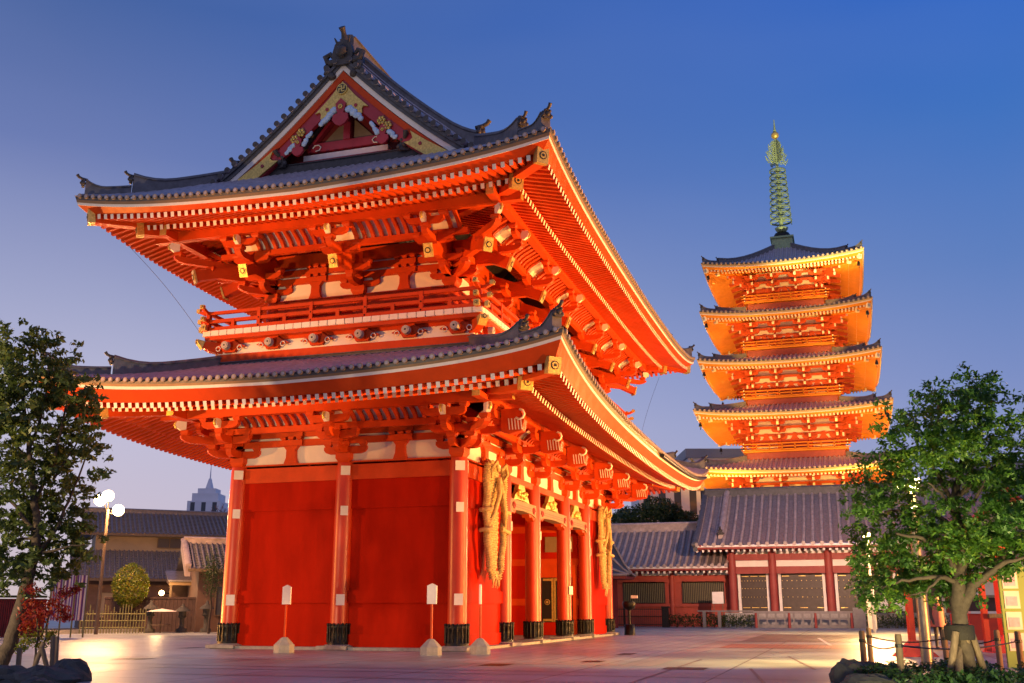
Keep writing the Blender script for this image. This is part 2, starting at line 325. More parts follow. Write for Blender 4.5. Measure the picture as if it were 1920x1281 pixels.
# ------------------------------------------------------------------ roofs with curved eaves (shared by the gate and the pagoda)
class Roof:
    def __init__(s, X0, X1, Y0, Y1, zc, drop, k, sag, prof, tth, Dw, of, ob, rw=.125, rh=.15, sp=.25, lf=.85, ks=6.0, db=1.65, prof2=None):
        s.__dict__.update(locals())
        s.base = zc - drop
        s.sides = {'W': Y1 - Y0, 'E': Y1 - Y0, 'S': X1 - X0, 'N': X1 - X0}
    def xy(s, sd, a, d):
        return {'W': (s.X0 + d, s.Y0 + a), 'E': (s.X1 - d, s.Y0 + a), 'S': (s.X0 + a, s.Y0 + d), 'N': (s.X0 + a, s.Y1 - d)}[sd]
    def E(s, sd, a, d=0):
        sm = min(a, s.sides[sd] - a); g = s.sag if sd in 'SN' else 0
        return s.drop * math.exp(-max(sm, 0) / s.k) - g * (1 - math.exp(-max(sm - d, 0) / s.ks))
    def f(s, d): return max(0, 1 - d / s.Dw)
    def zedge(s, sd, a): return s.base + s.E(sd, a)
    def ztop(s, sd, a, d): return s.base + s.tth + (s.prof2 or s.prof)(d) * (1 if sd in 'WE' else 0) + s.prof(d) * (0 if sd in 'WE' else 1) + s.f(d) * s.E(sd, a, d) + s.crown(sd, a, d)
    def zfly(s, sd, a, d): return s.base + s.of + .30 * (d - .38) + s.lf * s.E(sd, a, min(d, .38)) * s.f(d)
    def zbas(s, sd, a, d): return s.base + s.ob + .28 * (d - s.db) + s.lf * s.E(sd, a, min(d, .38)) * s.f(d)
    mino = None
    def crown(s, sd, a, d):                          # the roof swells up behind the dropped verge of the gable
        if s.mino is None or sd in 'WE': return 0
        g, h = s.mino; sm = min(a, s.sides[sd] - a) - g; st = lambda t: (lambda q: q * q * (3 - 2 * q))(max(0, min(1, t)))
        return h * st(sm / 1.5) * st((d - g) / 2.2)
    def P(s, sd, a, d, z): x, y = s.xy(sd, a, d); return V((x, y, z))
    def stations(s, sd, d, n):
        L = s.sides[sd]; return [d + (L - 2 * d) * (0.5 - 0.5 * math.cos(math.pi * i / n)) for i in range(n + 1)]
    def strip(s, mb, sd, pts, m, n=36):     # pts: list of (d, fn(sd,a,d)->z): one board swept along the side
        rows = []
        for d, fn in pts: rows.append([s.P(sd, a, d, fn(sd, a if True else 0, d)) for a in s.stations(sd, d, n)])
        mb.grid(rows, m, False)
    def eaves(s, sd, ma='red', mtip='white', mtan='tan', mfas='white'):     # boards under the tiles of one side
        mb = MB(); ze = lambda o: (lambda sd_, a, d: s.zedge(sd_, a) + o)
        s.strip(mb, sd, [(.02, ze(s.tth - .03)), (.05, ze(s.tth - .12))], 'tiled')
        s.strip(mb, sd, [(.05, ze(s.tth - .12)), (.07, ze(.09)), (.08, ze(.09))], mtan)
        s.strip(mb, sd, [(.08, ze(.09)), (.09, ze(.0)), (.105, ze(.0))], mfas)
        s.strip(mb, sd, [(.105, ze(.0)), (.36, lambda a, b, c: s.zfly(a, b, .38) + s.rh / 2)], ma)
        return mb
    def soffit(s, sd, m='red'):
        mb = MB()
        s.strip(mb, sd, [(.36, lambda a, b, d: s.zfly(a, b, d) + s.rh / 2 + .003), (s.db, lambda a, b, d: s.zfly(a, b, d) + s.rh / 2 + .003)], m)
        k0 = s.db - .02; k1 = s.db + .1
        s.strip(mb, sd, [(k0 - .02, lambda a, b, d: s.zfly(a, b, d) - .0), (k0 - .02, lambda a, b, d: s.zbas(a, b, d) + s.rh / 2 - .01)], m)
        s.strip(mb, sd, [(k0, lambda a, b, d: s.zbas(a, b, d) + s.rh / 2 + .003)] + [(k1 + (s.Dw + .2 - k1) * j / 5, lambda a, b, d: s.zbas(a, b, d) + s.rh / 2 + .003) for j in range(6)], m)
        return mb
    def rafters(s, sd, row, m='red', tip='white'):
        mb = MB(); L = s.sides[sd]; n = int((L - .9) / s.sp); g = (L - n * s.sp) / 2
        for i in range(n + 1):
            a = g + i * s.sp; sm = min(a, L - a)
            if row == 'fly':
                d0, d1, fn = .36, min(s.db + .05, sm - .08), s.zfly
            else:
                d0, d1, fn = s.db - .07, min(s.Dw + .15, sm - .1), s.zbas
            if d1 - d0 < .12: continue
            p = s.P(sd, a, d0, fn(sd, a, d0)); q = s.P(sd, a, d1, fn(sd, a, d1))
            mb.beam(q, p, s.rw, s.rh, m, end=tip)
        return mb
    def hip_pt(s, c, d, z):
        x = s.X0 + d if c[0] == 'W' else s.X1 - d; y = s.Y0 + d if c[1] == 'S' else s.Y1 - d
        return V((x, y, z))
    def hz(s, d): return s.base + s.lf * s.drop * math.exp(-d / s.k) * s.f(d)
    def hip_rafters(s, mb, c, w=.34, h=.42, cap='gold', d1=.38, d2=None, m='red'):
        d2 = d2 or s.db - .15
        z1 = lambda d: s.hz(d) + s.of + .3 * (d - .38) - .02 - (h - .4)
        z2 = lambda d: s.hz(d) + s.ob + .28 * (d - s.db) - .06 - (h - .4)
        def seg(da, db_, fz, n=5):
            ds = [da + (db_ - da) * i / n for i in range(n + 1)]
            for i in range(n): mb.beam(s.hip_pt(c, ds[i], fz(ds[i])), s.hip_pt(c, ds[i + 1], fz(ds[i + 1])), w, h, m)
        seg(d1, d2 + .5, z1); seg(d2, s.Dw + .1, z2)
        for d, fz in ((d1, z1), (d2, z2)):
            p = s.hip_pt(c, d, fz(d)); o = (s.hip_pt(c, d - .1, fz(d) - .02) - p)
            if not cap: continue
            mb.beam(p - o * 1.2, p + o * .35, w + .05, h + .05, cap)
            e = p + o * .36; n_ = o.normalized()
            mb.cyl(e, e + n_ * .012, w * .36, w * .36, 'black', 14); mb.cyl(e, e + n_ * .02, w * .27, w * .27, cap, 14)
            mb.cyl(e, e + n_ * .03, w * .13, w * .13, 'black', 8)
    def tiles(s, sd, dmax, gable=None, sp=.275, r=.078, cap='captile', m='tile', nd=9, ns=40, caps=True, csize=.085):
        """pan tiles + round cover tiles of one slope; dmax = top of the slope; gable=(s0, d of ridge) for slopes running to a ridge between gables"""
        mb = MB(); L = s.sides[sd]
        dm = dmax
        if gable is None:
            ds = [dm * j / nd for j in range(nd + 1)]
            mb.grid([[s.P(sd, a, d, s.ztop(sd, a, d)) for a in s.stations(sd, d, ns)] for d in ds], m, True)
        else:
            g0, dr = gable; ds = [g0 * j / 4 for j in range(5)]
            mb.grid([[s.P(sd, a, d, s.ztop(sd, a, d)) for a in s.stations(sd, d, ns)] for d in ds], m, True)
            ds = [g0 + (dr - g0) * j / 10 for j in range(11)]
            mb.grid([[s.P(sd, g0 + (L - 2 * g0) * (.5 - .5 * math.cos(math.pi * t / 30)), d, s.ztop(sd, g0 + (L - 2 * g0) * (.5 - .5 * math.cos(math.pi * t / 30)), d)) for t in range(31)] for d in ds], m, True)
        n = int((L - .3) / sp); g = (L - n * sp) / 2
        sec = [(r * math.cos(t), r * math.sin(t)) for t in (0, .63, 1.26, 1.88, 2.51, math.pi)]
        for i in range(n + 1):
            a = g + i * sp; sm = min(a, L - a)
            top = min(dm, sm - .02) if gable is None else (sm - .02 if sm < gable[0] else gable[1])
            if top < .12: continue
            k = max(2, int(top / .55)); pts = [s.P(sd, a, top * j / k, s.ztop(sd, a, top * j / k)) for j in range(k + 1)]
            mb.sweep(pts, sec, m, cap=False, smooth=True)
            if caps:
                o = s.P(sd, a, -.035, 0) - s.P(sd, a, .0, 0); e = s.P(sd, a, 0, s.ztop(sd, a, 0) + .0)
                mb.cyl(e - o, e + o, csize * .95, csize * .95, cap, 10); mb.cyl(e + o, e + o * 1.25, csize * .6, csize * .6, m, 8)
        return mb

def ornament(mb, p, d, h, m='orn', w=None):        # ridge end tile: shield block with a curled finial leaning outwards along d
    p = V(p); d = V((d[0], d[1], 0)).normalized(); l = V((-d.y, d.x, 0)); w = w or h * .42
    sh = [(-w * .62, -.1 * h), (w * .62, -.1 * h), (w * .78, .16 * h), (w * .52, .42 * h), (w * .30, .62 * h), (-w * .30, .62 * h), (-w * .52, .42 * h), (-w * .78, .16 * h)]
    mb.prism(sh, p, l, (0, 0, 1), d, h * .2, m)
    mb.sphere(p + d * h * .12 + V((0, 0, h * .22)), h * .17, m, 8, 6, (1, 1, 1), .1)
    for s_ in (-1, 1):
        mb.sphere(p + l * s_ * w * .72 + V((0, 0, h * .10)), h * .15, m, 8, 6, jit=.15)
        mb.sphere(p + l * s_ * w * .45 + d * h * .1 + V((0, 0, h * .46)), h * .11, m, 8, 6, jit=.15)
    mb.tube([p - d * h * .3 + V((0, 0, h * .52)), p + d * h * .15 + V((0, 0, h * .58)), p + d * h * .38 + V((0, 0, h * .68)), p + d * h * .52 + V((0, 0, h * .86))], [h * .12, h * .12, h * .12, h * .14], m, 8)

def ridge(mb, pts, w, h, m='ridge', top='tiled', curl=0.0):
    sec = [(-w / 2, -.45), (w / 2, -.45), (w / 2, h * .62), (w * .62, h * .62), (w * .62, h * .72), (w / 2, h * .72), (w * .36, h * .93), (0, h), (-w * .36, h * .93), (-w / 2, h * .72), (-w * .62, h * .72), (-w * .62, h * .62), (-w / 2, h * .62)]
    mb.sweep(pts, sec, m)

def boat(a, h, c=.22):                              # side outline of a bracket arm, curved up at both ends
    return [(-a, h), (-a, h * .55), (-a + c * .35, h * .2), (-a + c, 0), (a - c, 0), (a - c * .35, h * .2), (a, h * .55), (a, h)]
def bearing(mb, p, s=.27, h=.18, m='red'):          # masu block: square top, tapered foot
    x, y, z = p; a = s / 2; b = s * .34
    mb.hexa([(x - b, y - b, z), (x + b, y - b, z), (x + b, y + b, z), (x - b, y + b, z), (x - a, y - a, z + h * .45), (x + a, y - a, z + h * .45), (x + a, y + a, z + h * .45), (x - a, y + a, z + h * .45)], m)
    mb.box(x - a, x + a, y - a, y + a, z + h * .45, z + h, m)
def flower(mb, p, n, r, ring='gold', dark='black'):
    p = V(p); n = V(n).normalized()
    mb.cyl(p, p + n * .02, r, r, ring, 14); mb.cyl(p + n * .02, p + n * .028, r * .78, r * .78, dark, 14); mb.cyl(p + n * .028, p + n * .04, r * .5, r * .5, ring, 10)
def bracket(parent, o, z0, dirs, n, step, hs, lat=.78, nose=True, tail=False, sub=True):
    """stepped bracket set: arms, bearing blocks, carved white noses; dirs = outward unit vectors"""
    mb = MB(); bl = MB(); pieces = []; o = V((o[0], o[1], 0)); Z = V((0, 0, 1))
    bearing(bl, (o.x, o.y, z0), .52, .32)
    for d in dirs:
        d = V((d[0], d[1], 0)); diag = d.length > 1.1
        l = V((-d.y, d.x, 0)).normalized()
        for k in range(n + 1):
            c = o + d * (k * step); zz = z0 + .30 + k * hs
            if not diag:
                mb.prism(boat(lat - .04 * k, hs * .58), c + Z * zz, l, Z, d, .2 - .01 * k, 'red')
                for t in (-lat + .14, 0, lat - .14): bearing(bl, (c.x + l.x * t, c.y + l.y * t, zz + hs * .58), .27, hs * .42)
            if k < n:
                a = (k + 1) * step * (1 if not diag else 1) ; ln = d.length
                prof = [(-.3, hs * .58), (-.3, 0), ((a - .12) * ln, 0), ((a + .02) * ln, hs * .12), ((a + .12) * ln, hs * .35), ((a + .14) * ln, hs * .58)]
                mb.prism(prof, o + Z * zz, d.normalized(), Z, l, .205, 'red')
                e = o + d * a
                bearing(bl, (e.x, e.y, zz + hs * .58), .29, hs * .42)
        if nose:                                     # carved cloud nose, white face, high on the outermost step
            e = o + d * (n * step + .02) + Z * (z0 + .34 + n * hs); dn = d.normalized()
            pr = [(0, .26), (0, .0), (.18, -.04), (.30, .04), (.36, .15), (.30, .27)]
            ns = MB(); pieces.append(('carved_nose', ns)); ns.prism(pr, e, dn, Z, l, .13, 'white')
            ns.tube([e + dn * .33 + Z * .24, e + dn * .38 + Z * .13, e + dn * .32 + Z * .03], .04, 'gold', 6)
        if tail:                                     # slanting tail rafter with gilt flower end
            ns = MB(); pieces.append(('tail_rafter', ns)); a = o + d * .15 + Z * (z0 + .34 + 2 * hs + .32); b = o + d * (2.62 * step / 1.0 * 1.0 if not diag else 2.5 * step) + Z * (z0 + .62)
            ns.beam(a, b, .26, .36, 'red'); dd = (b - a).normalized()
            ns.beam(b - dd * .02, b + dd * .05, .31, .46, 'gold'); flower(ns, b + dd * .05, dd, .13)
    o_ = len(mb.v); mb.v += bl.v; k_ = mb.mi('red'); mb.f += [[i + o_ for i in f] for f in bl.f]; mb.m += [k_] * len(bl.f); mb.s += bl.s
    b = mb.build('bracket_set', parent)
    for nm, q in pieces: q.build(nm, b)
    return b

# ================================================================== THE GATE
L_, W_ = 20.98, 8.0
BX = [0, 4.49, 8.18, 12.80, 16.49, L_]; BY = [0, 4.0, W_]
gate = thing('temple_gate', 'huge two-storey vermilion temple gate with a hip-and-gable tile roof, lit by floodlights', 'temple gate', (L_ / 2, W_ / 2, G))

def kerb():
    mb = MB()
    mb.box(-.42, L_ + .42, -.42, W_ + .42, G - .05, G + .09, 'stone')
    return mb.build('stone_plinth', gate)
kerb()
ZC = 6.0
def column(x, y, plaques=()):
    mb = MB()
    mb.lathe((x, y, 0), [(.30, .2), (.30, 1), (.298, 4.5), (.285, ZC - .15), (.26, ZC)], 'redc', 28)
    c = mb.build('column', gate)
    s = MB(); s.lathe((x, y, 0), [(.365, G + .13), (.365, .34), (.345, .36), (.345, .72), (.36, .74), (.36, .82), (.345, .86)], 'iron', 20)
    for i in range(16):
        a = 2 * math.pi * i / 16; p = V((x + .36 * math.cos(a), y + .36 * math.sin(a), 0))
        s.cyl(p + V((0, 0, .32)), p + V((0, 0, .84)), .028, .028, 'iron', 5); s.sphere(p + V((0, 0, .86)), .045, 'iron', 6, 4)
    s.build('iron_sleeve', c)
    b = MB(); b.box(x - .52, x + .52, y - .52, y + .52, G + .02, G + .125, 'stone'); b.lathe((x, y, 0), [(.47, G + .125), (.43, G + .15), (.40, G + .16)], 'stone', 20); b.build('base_stone', c)
    for ang, z, w_, h_ in plaques:
        q = MB(); n = V((math.cos(ang), math.sin(ang), 0)); l = V((-n.y, n.x, 0)); p = V((x, y, z)) + n * .345
        q.hexa([p - l * w_ / 2 - n * .05 - V((0, 0, h_ / 2)), p + l * w_ / 2 - n * .05 - V((0, 0, h_ / 2)), p + l * w_ / 2 + n * .01 - V((0, 0, h_ / 2)), p - l * w_ / 2 + n * .01 - V((0, 0, h_ / 2)),
                p - l * w_ / 2 - n * .05 + V((0, 0, h_ / 2)), p + l * w_ / 2 - n * .05 + V((0, 0, h_ / 2)), p + l * w_ / 2 + n * .01 + V((0, 0, h_ / 2)), p - l * w_ / 2 + n * .01 + V((0, 0, h_ / 2))], 'white')
        q.build('paper_notice', c)
    return c
pw = math.pi + .12
P_SHORT = ((pw + .35, 5.72, .30, .30), (pw + .38, 4.42, .24, .30), (pw + .35, 1.62, .27, .34))
def pl_long(a): return ((a, 4.6, .22, .34), (a, 1.55, .2, .40))
for i, x in enumerate(BX):
    for j, y in enumerate(BY):
        pq = ()
        if i == 0: pq = P_SHORT
        if i == 0 and j == 0: pq = P_SHORT + ((-.12, 5.75, .3, .42), (-.25, 5.15, .22, .40), (-.2, 4.15, .22, .42), (-.25, 1.35, .2, .42))
        elif j == 0 and i in (1, 2, 3, 4): pq = ((-.5, 4.3 - .1 * i, .22, .32),)
        elif j == 0 and i == 5: pq = ((-.45, 3.6, .22, .32), (-.4, 1.5, .22, .36))
        if j == 0 and i == 3: pq += ((-1.9, 2.1, .26, .34),)
        column(x, y, pq)

def wall(x0, y0, x1, y1, n):                         # red boarded bay between two columns, n = outward normal
    a = V((x0, y0, 0)); b = V((x1, y1, 0)); d = (b - a).normalized(); n = V((n[0], n[1], 0)); ln = (b - a).length
    def slab(mb, z0, z1, t, m, e=0.2):
        p = a + d * e; q = b - d * e
        mb.hexa([p - n * .08 + V((0, 0, z0)), q - n * .08 + V((0, 0, z0)), q + n * t + V((0, 0, z0)), p + n * t + V((0, 0, z0)),
                 p - n * .08 + V((0, 0, z1)), q - n * .08 + V((0, 0, z1)), q + n * t + V((0, 0, z1)), p + n * t + V((0, 0, z1))], m)
    w_ = MB(); slab(w_, G + .085, 5.5, .0, 'redw'); p = w_.build('wall_panel', gate)
    for nm, z0, z1, t, m in (('sill_beam', .18, .56, .05, 'redw'), ('waist_beam', 1.52, 1.92, .09, 'redw'), ('tie_beam', 4.50, 5.46, .06, 'redw'), ('head_beam', 5.44, 5.93, .13, 'red')):
        q = MB(); slab(q, z0, z1, t, m, .18 if nm != 'head_beam' else .1); q.build(nm, p)
    return p
wall(0, 0, 0, 4, (-1, 0)); wall(0, 4, 0, 8, (-1, 0)); wall(L_, 0, L_, 4, (1, 0)); wall(L_, 4, L_, 8, (1, 0))
for x0, x1 in ((BX[0], BX[1]), (BX[4], BX[5])):
    wall(x0, 0, x1, 0, (0, -1)); wall(x0, 8, x1, 8, (0, 1))

def clad(n, ln0, ln1, plane, z0, brk_at, steps=2):   # the zone of plaster strips and beams above the columns
    """n: outward normal; along coordinate from ln0 to ln1; plane: wall coordinate"""
    along = V((-n[1], n[0], 0)) if n[0] == 0 else V((0, 1, 0))
    along = V((1, 0, 0)) if n[1] else V((0, 1, 0)); nv = V((n[0], n[1], 0))
    org = nv * 0 + (V((plane, 0, 0)) if n[0] else V((0, plane, 0)))
    def strip(mb, a0, a1, za, zb, t, m, t0=-.1):
        P = lambda a, k, z: org + along * a + nv * k + V((0, 0, z))
        mb.hexa([P(a0, t0, za), P(a1, t0, za), P(a1, t, za), P(a0, t, za), P(a0, t0, zb), P(a1, t0, zb), P(a1, t, zb), P(a0, t, zb)], m)
    pl = MB(); strip(pl, ln0, ln1, z0, z0 + 1.75, .0, 'plaster'); pp = pl.build('plaster_wall', gate)
    bm = MB()
    for za, zb, t in ((.0, .05, .12), (.64, .86, .10), (.95, 1.18, .10), (1.27, 1.75, .10)): strip(bm, ln0, ln1, z0 + za, z0 + zb, t, 'red')
    bm.build('wall_plate', pp)
    for a, b in zip(brk_at[:-1], brk_at[1:]):
        sb = MB(); m_ = (a + b) / 2
        c = org + along * m_ + nv * .05
        sb.prism([(-.24, .05), (.24, .05), (.17, .25), (.16, .50), (.27, .64), (-.27, .64), (-.16, .50), (-.17, .25)], c + V((0, 0, z0)), along, (0, 0, 1), nv, .22, 'red')
        for zz in (.86, 1.18):
            for t in (-.3, 0, .3): bearing(sb, tuple(c + along * t + nv * .05 + V((0, 0, z0 + zz - .0))), .2, .09)
        sb.beam(c - along * .42 + V((0, 0, z0 + .75)) + nv * .06, c + along * .42 + V((0, 0, z0 + .75)) + nv * .06, .1, .2, 'red'); sb.beam(c - along * .42 + V((0, 0, z0 + 1.06)) + nv * .06, c + along * .42 + V((0, 0, z0 + 1.06)) + nv * .06, .1, .2, 'red')
        sb.build('strut', pp)
    return pp
clad((-1, 0), 0, 8, 0, ZC, BY); clad((1, 0), 0, 8, L_, ZC, BY)
clad((0, -1), 0, L_, 0, ZC, BX); clad((0, 1), 0, L_, W_, ZC, BX)

def ribs(n, a0, a1, plane, off, z0, z1, gap, skip):  # curved cove ribs between wall plate and purlin
    along = V((1, 0, 0)) if n[1] else V((0, 1, 0)); nv = V((n[0], n[1], 0)); org = V((plane, 0, 0)) if n[0] else V((0, plane, 0))
    mb = MB(); k = int((a1 - a0) / gap)
    for i in range(k + 1):
        a = a0 + (a1 - a0) * i / k
        if min(abs(a - q) for q in skip) < .32: continue
        p = org + along * a
        pts = [p + nv * (off[0] + (off[1] - off[0]) * t) + V((0, 0, z0 + (z1 - z0) * (t ** .6))) for t in (0, .15, .35, .6, .85, 1)]
        for q0, q1 in zip(pts[:-1], pts[1:]): mb.beam(q0, q1, .12, .12, 'red', up=along.cross(nv))
    bp = org + nv * (off[0] + .0)
    A = lambda a, t: org + along * a + nv * (off[0] + (off[1] - off[0]) * t - .08) + V((0, 0, z0 + (z1 - z0) * (t ** .6) + .08))
    mb.grid([[A(a0, t) for t in (0, .15, .35, .6, .85, 1)], [A(a1, t) for t in (0, .15, .35, .6, .85, 1)]], 'plaster', True)
    mb.beam(org + along * (a0 - .3) + nv * off[0] + V((0, 0, z0 - .08)), org + along * (a1 + .3) + nv * off[0] + V((0, 0, z0 - .08)), .17, .2, 'red')
    return mb.build('ribbed_cove', gate)

def purlin(x0, x1, y0, y1, z, w=.26, h=.42, ext=.9):
    mb = MB()
    mb.beam((x0, y0 - ext, z), (x0, y1 + ext, z), w, h, 'red', end='gold', end2='gold'); mb.beam((x1, y0 - ext, z), (x1, y1 + ext, z), w, h, 'red', end='gold', end2='gold')
    mb.beam((x0 - ext, y0, z - .003), (x1 + ext, y0, z - .003), w, h, 'red', end='gold', end2='gold'); mb.beam((x0 - ext, y1, z - .003), (x1 + ext, y1, z - .003), w, h, 'red', end='gold', end2='gold')
    return mb.build('eave_purlin', gate)

def set_dirs(i, j, ni, nj):
    d = []
    if i == 0: d.append((-1, 0))
    if i == ni: d.append((1, 0))
    if j == 0: d.append((0, -1))
    if j == nj: d.append((0, 1))
    if len(d) == 2: d.append((d[0][0], d[1][1]))
    return d
# lower storey brackets, ribs, purlin
for i, x in enumerate(BX):
    for j, y in enumerate(BY):
        d = set_dirs(i, j, 5, 2)
        if d: bracket(gate, (x, y), ZC, d, 2, .66, .42, .78)
SK = lambda b: b
for n, a0, a1, pln, sk in (((-1, 0), 0, 8, 0, BY), ((1, 0), 0, 8, L_, BY), ((0, -1), 0, L_, 0, BX), ((0, 1), 0, L_, W_, BX)):
    ribs(n, a0, a1, pln, (.66, 1.26), ZC + 1.20, ZC + 1.62, .30, sk)
purlin(-1.36, L_ + 1.36, -1.36, W_ + 1.36, 7.72)

# ---- lower roof
lo = 4.745
LR = Roof(-lo, L_ + lo, -lo, W_ + lo, 8.411, .74, 2.86, .52, lambda d: .325 * d + .010 * d * d, .28, 4.75, -.40, -.22, rw=.118, rh=.165, sp=.27)
# ---- upper roof
uo = 4.35
UR = Roof(-uo, L_ + uo, -uo, W_ + uo, 14.54, .756, 3.48, .22, lambda d: .410 * d + .0392 * d * d, .30, 4.9, -.13, .02, rw=.118, rh=.165, sp=.265, prof2=lambda d: .585 * d + .010 * d * d)
RIDGE_D = W_ / 2 + uo
GX = 2.87                                            # the gable verge stands this far inside the short eaves

UR.mino = (GX, .55)
def roof_parts(RF, name, upper):
    base = MB()
    for sd in 'WESN':
        t = RF.tiles(sd, 4.05) if not upper else (RF.tiles(sd, 3.72) if sd in 'WE' else RF.tiles(sd, 0, gable=(GX, RIDGE_D)))
        part = t.build(name + '_slope', gate)
        RF.eaves(sd).build('eave_board', part)
        RF.soffit(sd).build('soffit', part)
        RF.rafters(sd, 'fly').build('flying_rafter_row', part)
        RF.rafters(sd, 'base').build('base_rafter_row', part)
    for c in ('WS', 'WN', 'ES', 'EN'):
        mb = MB(); RF.hip_rafters(mb, c); hp = mb.build('hip_rafter', gate)
        rb = MB(); sg = 1 if c[1] == 'S' else -1; sx = 1 if c[0] == 'W' else -1
        def hp_(d, dz=0): return RF.hip_pt(c, d, RF.ztop('W', d, d) + dz)
        if upper:
            segs = ((3.5, 1.28, .38, .34), (1.25, .22, .26, .28))
        else:
            segs = ((4.1, 1.65, .34, .32), (1.6, .25, .26, .32))
        for da, db_, h, up in segs:
            n = 9; pts = []
            for i in range(n + 1):
                t = i / n; d = da + (db_ - da) * t; pts.append(hp_(d, .06 + up * max(0, (t - .55) / .45) ** 2))
            ridge(rb, pts, .30, h)
        r_ = rb.build('hip_ridge', gate)
        for da, db_, h, up in segs:
            ob = MB()
            ornament(ob, hp_(db_ - .05, .02 + up + h * .25), (-sx, -sg), .50 if h > .4 else .42)
            ob.build('ridge_end_tile', r_)
roof_parts(LR, 'lower_roof', False); roof_parts(UR, 'upper_roof', True)

# flashing course where the lower roof meets the balcony base
mb = MB()
for a, b in (((-.62, -.62), (-.62, W_ + .62)), ((L_ + .62, -.62), (L_ + .62, W_ + .62)), ((-.62, -.62), (L_ + .62, -.62)), ((-.62, W_ + .62), (L_ + .62, W_ + .62))):
    pts = [V((a[0] + (b[0] - a[0]) * i / 8, a[1] + (b[1] - a[1]) * i / 8, 9.36)) for i in range(9)]
    ridge(mb, pts, .34, .30, 'tiled')
mb.build('flashing_ridge', gate)

# ---- balcony
KO = .72                                             # base wall stands out this far
BAL = 1.12
bal = MB()
for x0, x1, y0, y1 in ((-KO, -KO + .15, -KO, W_ + KO), (L_ + KO - .15, L_ + KO, -KO, W_ + KO), (-KO + .151, L_ + KO - .151, -KO, -KO + .15), (-KO + .151, L_ + KO - .151, W_ + KO - .15, W_ + KO)):
    bal.box(x0, x1, y0, y1, 9.2, 10.32, 'plaster')
balc = bal.build('balcony_base', gate)
bb = MB()
def rect_ring(mb, o, z0, z1, t, m):
    mb.box(-o, -o + t, -o, W_ + o, z0, z1, m); mb.box(L_ + o - t, L_ + o, -o, W_ + o, z0, z1, m)
    mb.box(-o + t, L_ + o - t, -o, -o + t, z0, z1, m); mb.box(-o + t, L_ + o - t, W_ + o - t, W_ + o, z0, z1, m)
rect_ring(bb, KO + .06, 9.3, 9.84, .2, 'red'); rect_ring(bb, KO + .05, 10.22, 10.33, .2, 'red')
bb.build('base_beam', balc)
fl = MB()
fl.box(-BAL + .05, L_ + BAL - .05, -BAL + .05, W_ + BAL - .05, 10.33, 10.47, 'red')
fl.build('balcony_floor', balc)
ed = MB()
def edge_line(fn, ln):
    n = int(ln / .32)
    for i in range(n): fn(ln * i / n + .014, ln * (i + 1) / n - .014)
edge_line(lambda a, b: ed.box(-BAL - .02, -BAL + .06, -BAL + a, -BAL + b, 10.46, 10.64, 'white'), W_ + 2 * BAL)
edge_line(lambda a, b: ed.box(-BAL + a, -BAL + b, -BAL - .02, -BAL + .06, 10.46, 10.64, 'white'), L_ + 2 * BAL)
edge_line(lambda a, b: ed.box(-BAL + a, -BAL + b, W_ + BAL - .06, W_ + BAL + .02, 10.46, 10.64, 'white'), L_ + 2 * BAL)
edge_line(lambda a, b: ed.box(L_ + BAL - .06, L_ + BAL + .02, -BAL + a, -BAL + b, 10.46, 10.64, 'white'), W_ + 2 * BAL)
ed.build('floor_edge', balc)
def carrier(p, n):                                   # carved beam end carrying the balcony, pale drum nose
    mb = MB(); p = V(p); n = V((n[0], n[1], 0)); l = V((-n.y, n.x, 0)); Z = V((0, 0, 1))
    mb.prism([(-.62, 0), (-.5, .06), (-.32, .14), (-.16, .26), (.16, .26), (.32, .14), (.5, .06), (.62, 0), (.3, -.04), (.22, -.18), (-.22, -.18), (-.3, -.04)], p + n * .08, l, Z, n, .14, 'red')
    mb.beam(p - n * .1, p + n * .30, .24, .26, 'red')
    for s_ in (-1, 1): mb.tube([p + n * .17 + l * s_ * (.42 + .09 * math.cos(t)) + Z * (-.04 + .09 * math.sin(t)) for t in (0, 1, 2, 3, 4, 5, 6)], .018, 'white', 5)
    c = mb.build('balcony_bracket', balc)
    q = MB(); q.cyl(p + n * .30, p + n * .46, .15, .135, 'drum', 14); q.cyl(p + n * .46, p + n * .475, .10, .09, 'drum', 12); q.cyl(p + n * .475, p + n * .48, .035, .03, 'iron', 8); q.build('drum_nose', c)
for k in range(6): carrier((-KO, -.2 + k * 1.68, 10.08), (-1, 0)); 
for k in range(13): carrier((-.1 + k * (L_ + .2) / 12, -KO, 10.08), (0, -1))
for k in range(13): carrier((-.1 + k * (L_ + .2) / 12, W_ + KO, 10.08), (0, 1))
for c, d in (((-KO, -KO), (-1, -1)), ((-KO, W_ + KO), (-1, 1)), ((L_ + KO, -KO), (1, -1)), ((L_ + KO, W_ + KO), (1, 1))):
    mb = MB(); a = V((c[0], c[1], 9.98)); d = V((d[0], d[1], 0)).normalized()
    mb.prism([(-.3, .3), (-.3, -.1), (.3, -.05), (.55, .08), (.70, .3)], a, d, (0, 0, 1), V((-d.y, d.x, 0)), .26, 'red')
    mb.prism([(.50, .30), (.58, .02), (.76, .24), (.76, .34)], a, d, (0, 0, 1), V((-d.y, d.x, 0)), .3, 'gold'); flower(mb, a + d * .76 + V((0, 0, .28)), d, .09)
    mb.build('corner_bracket', balc)
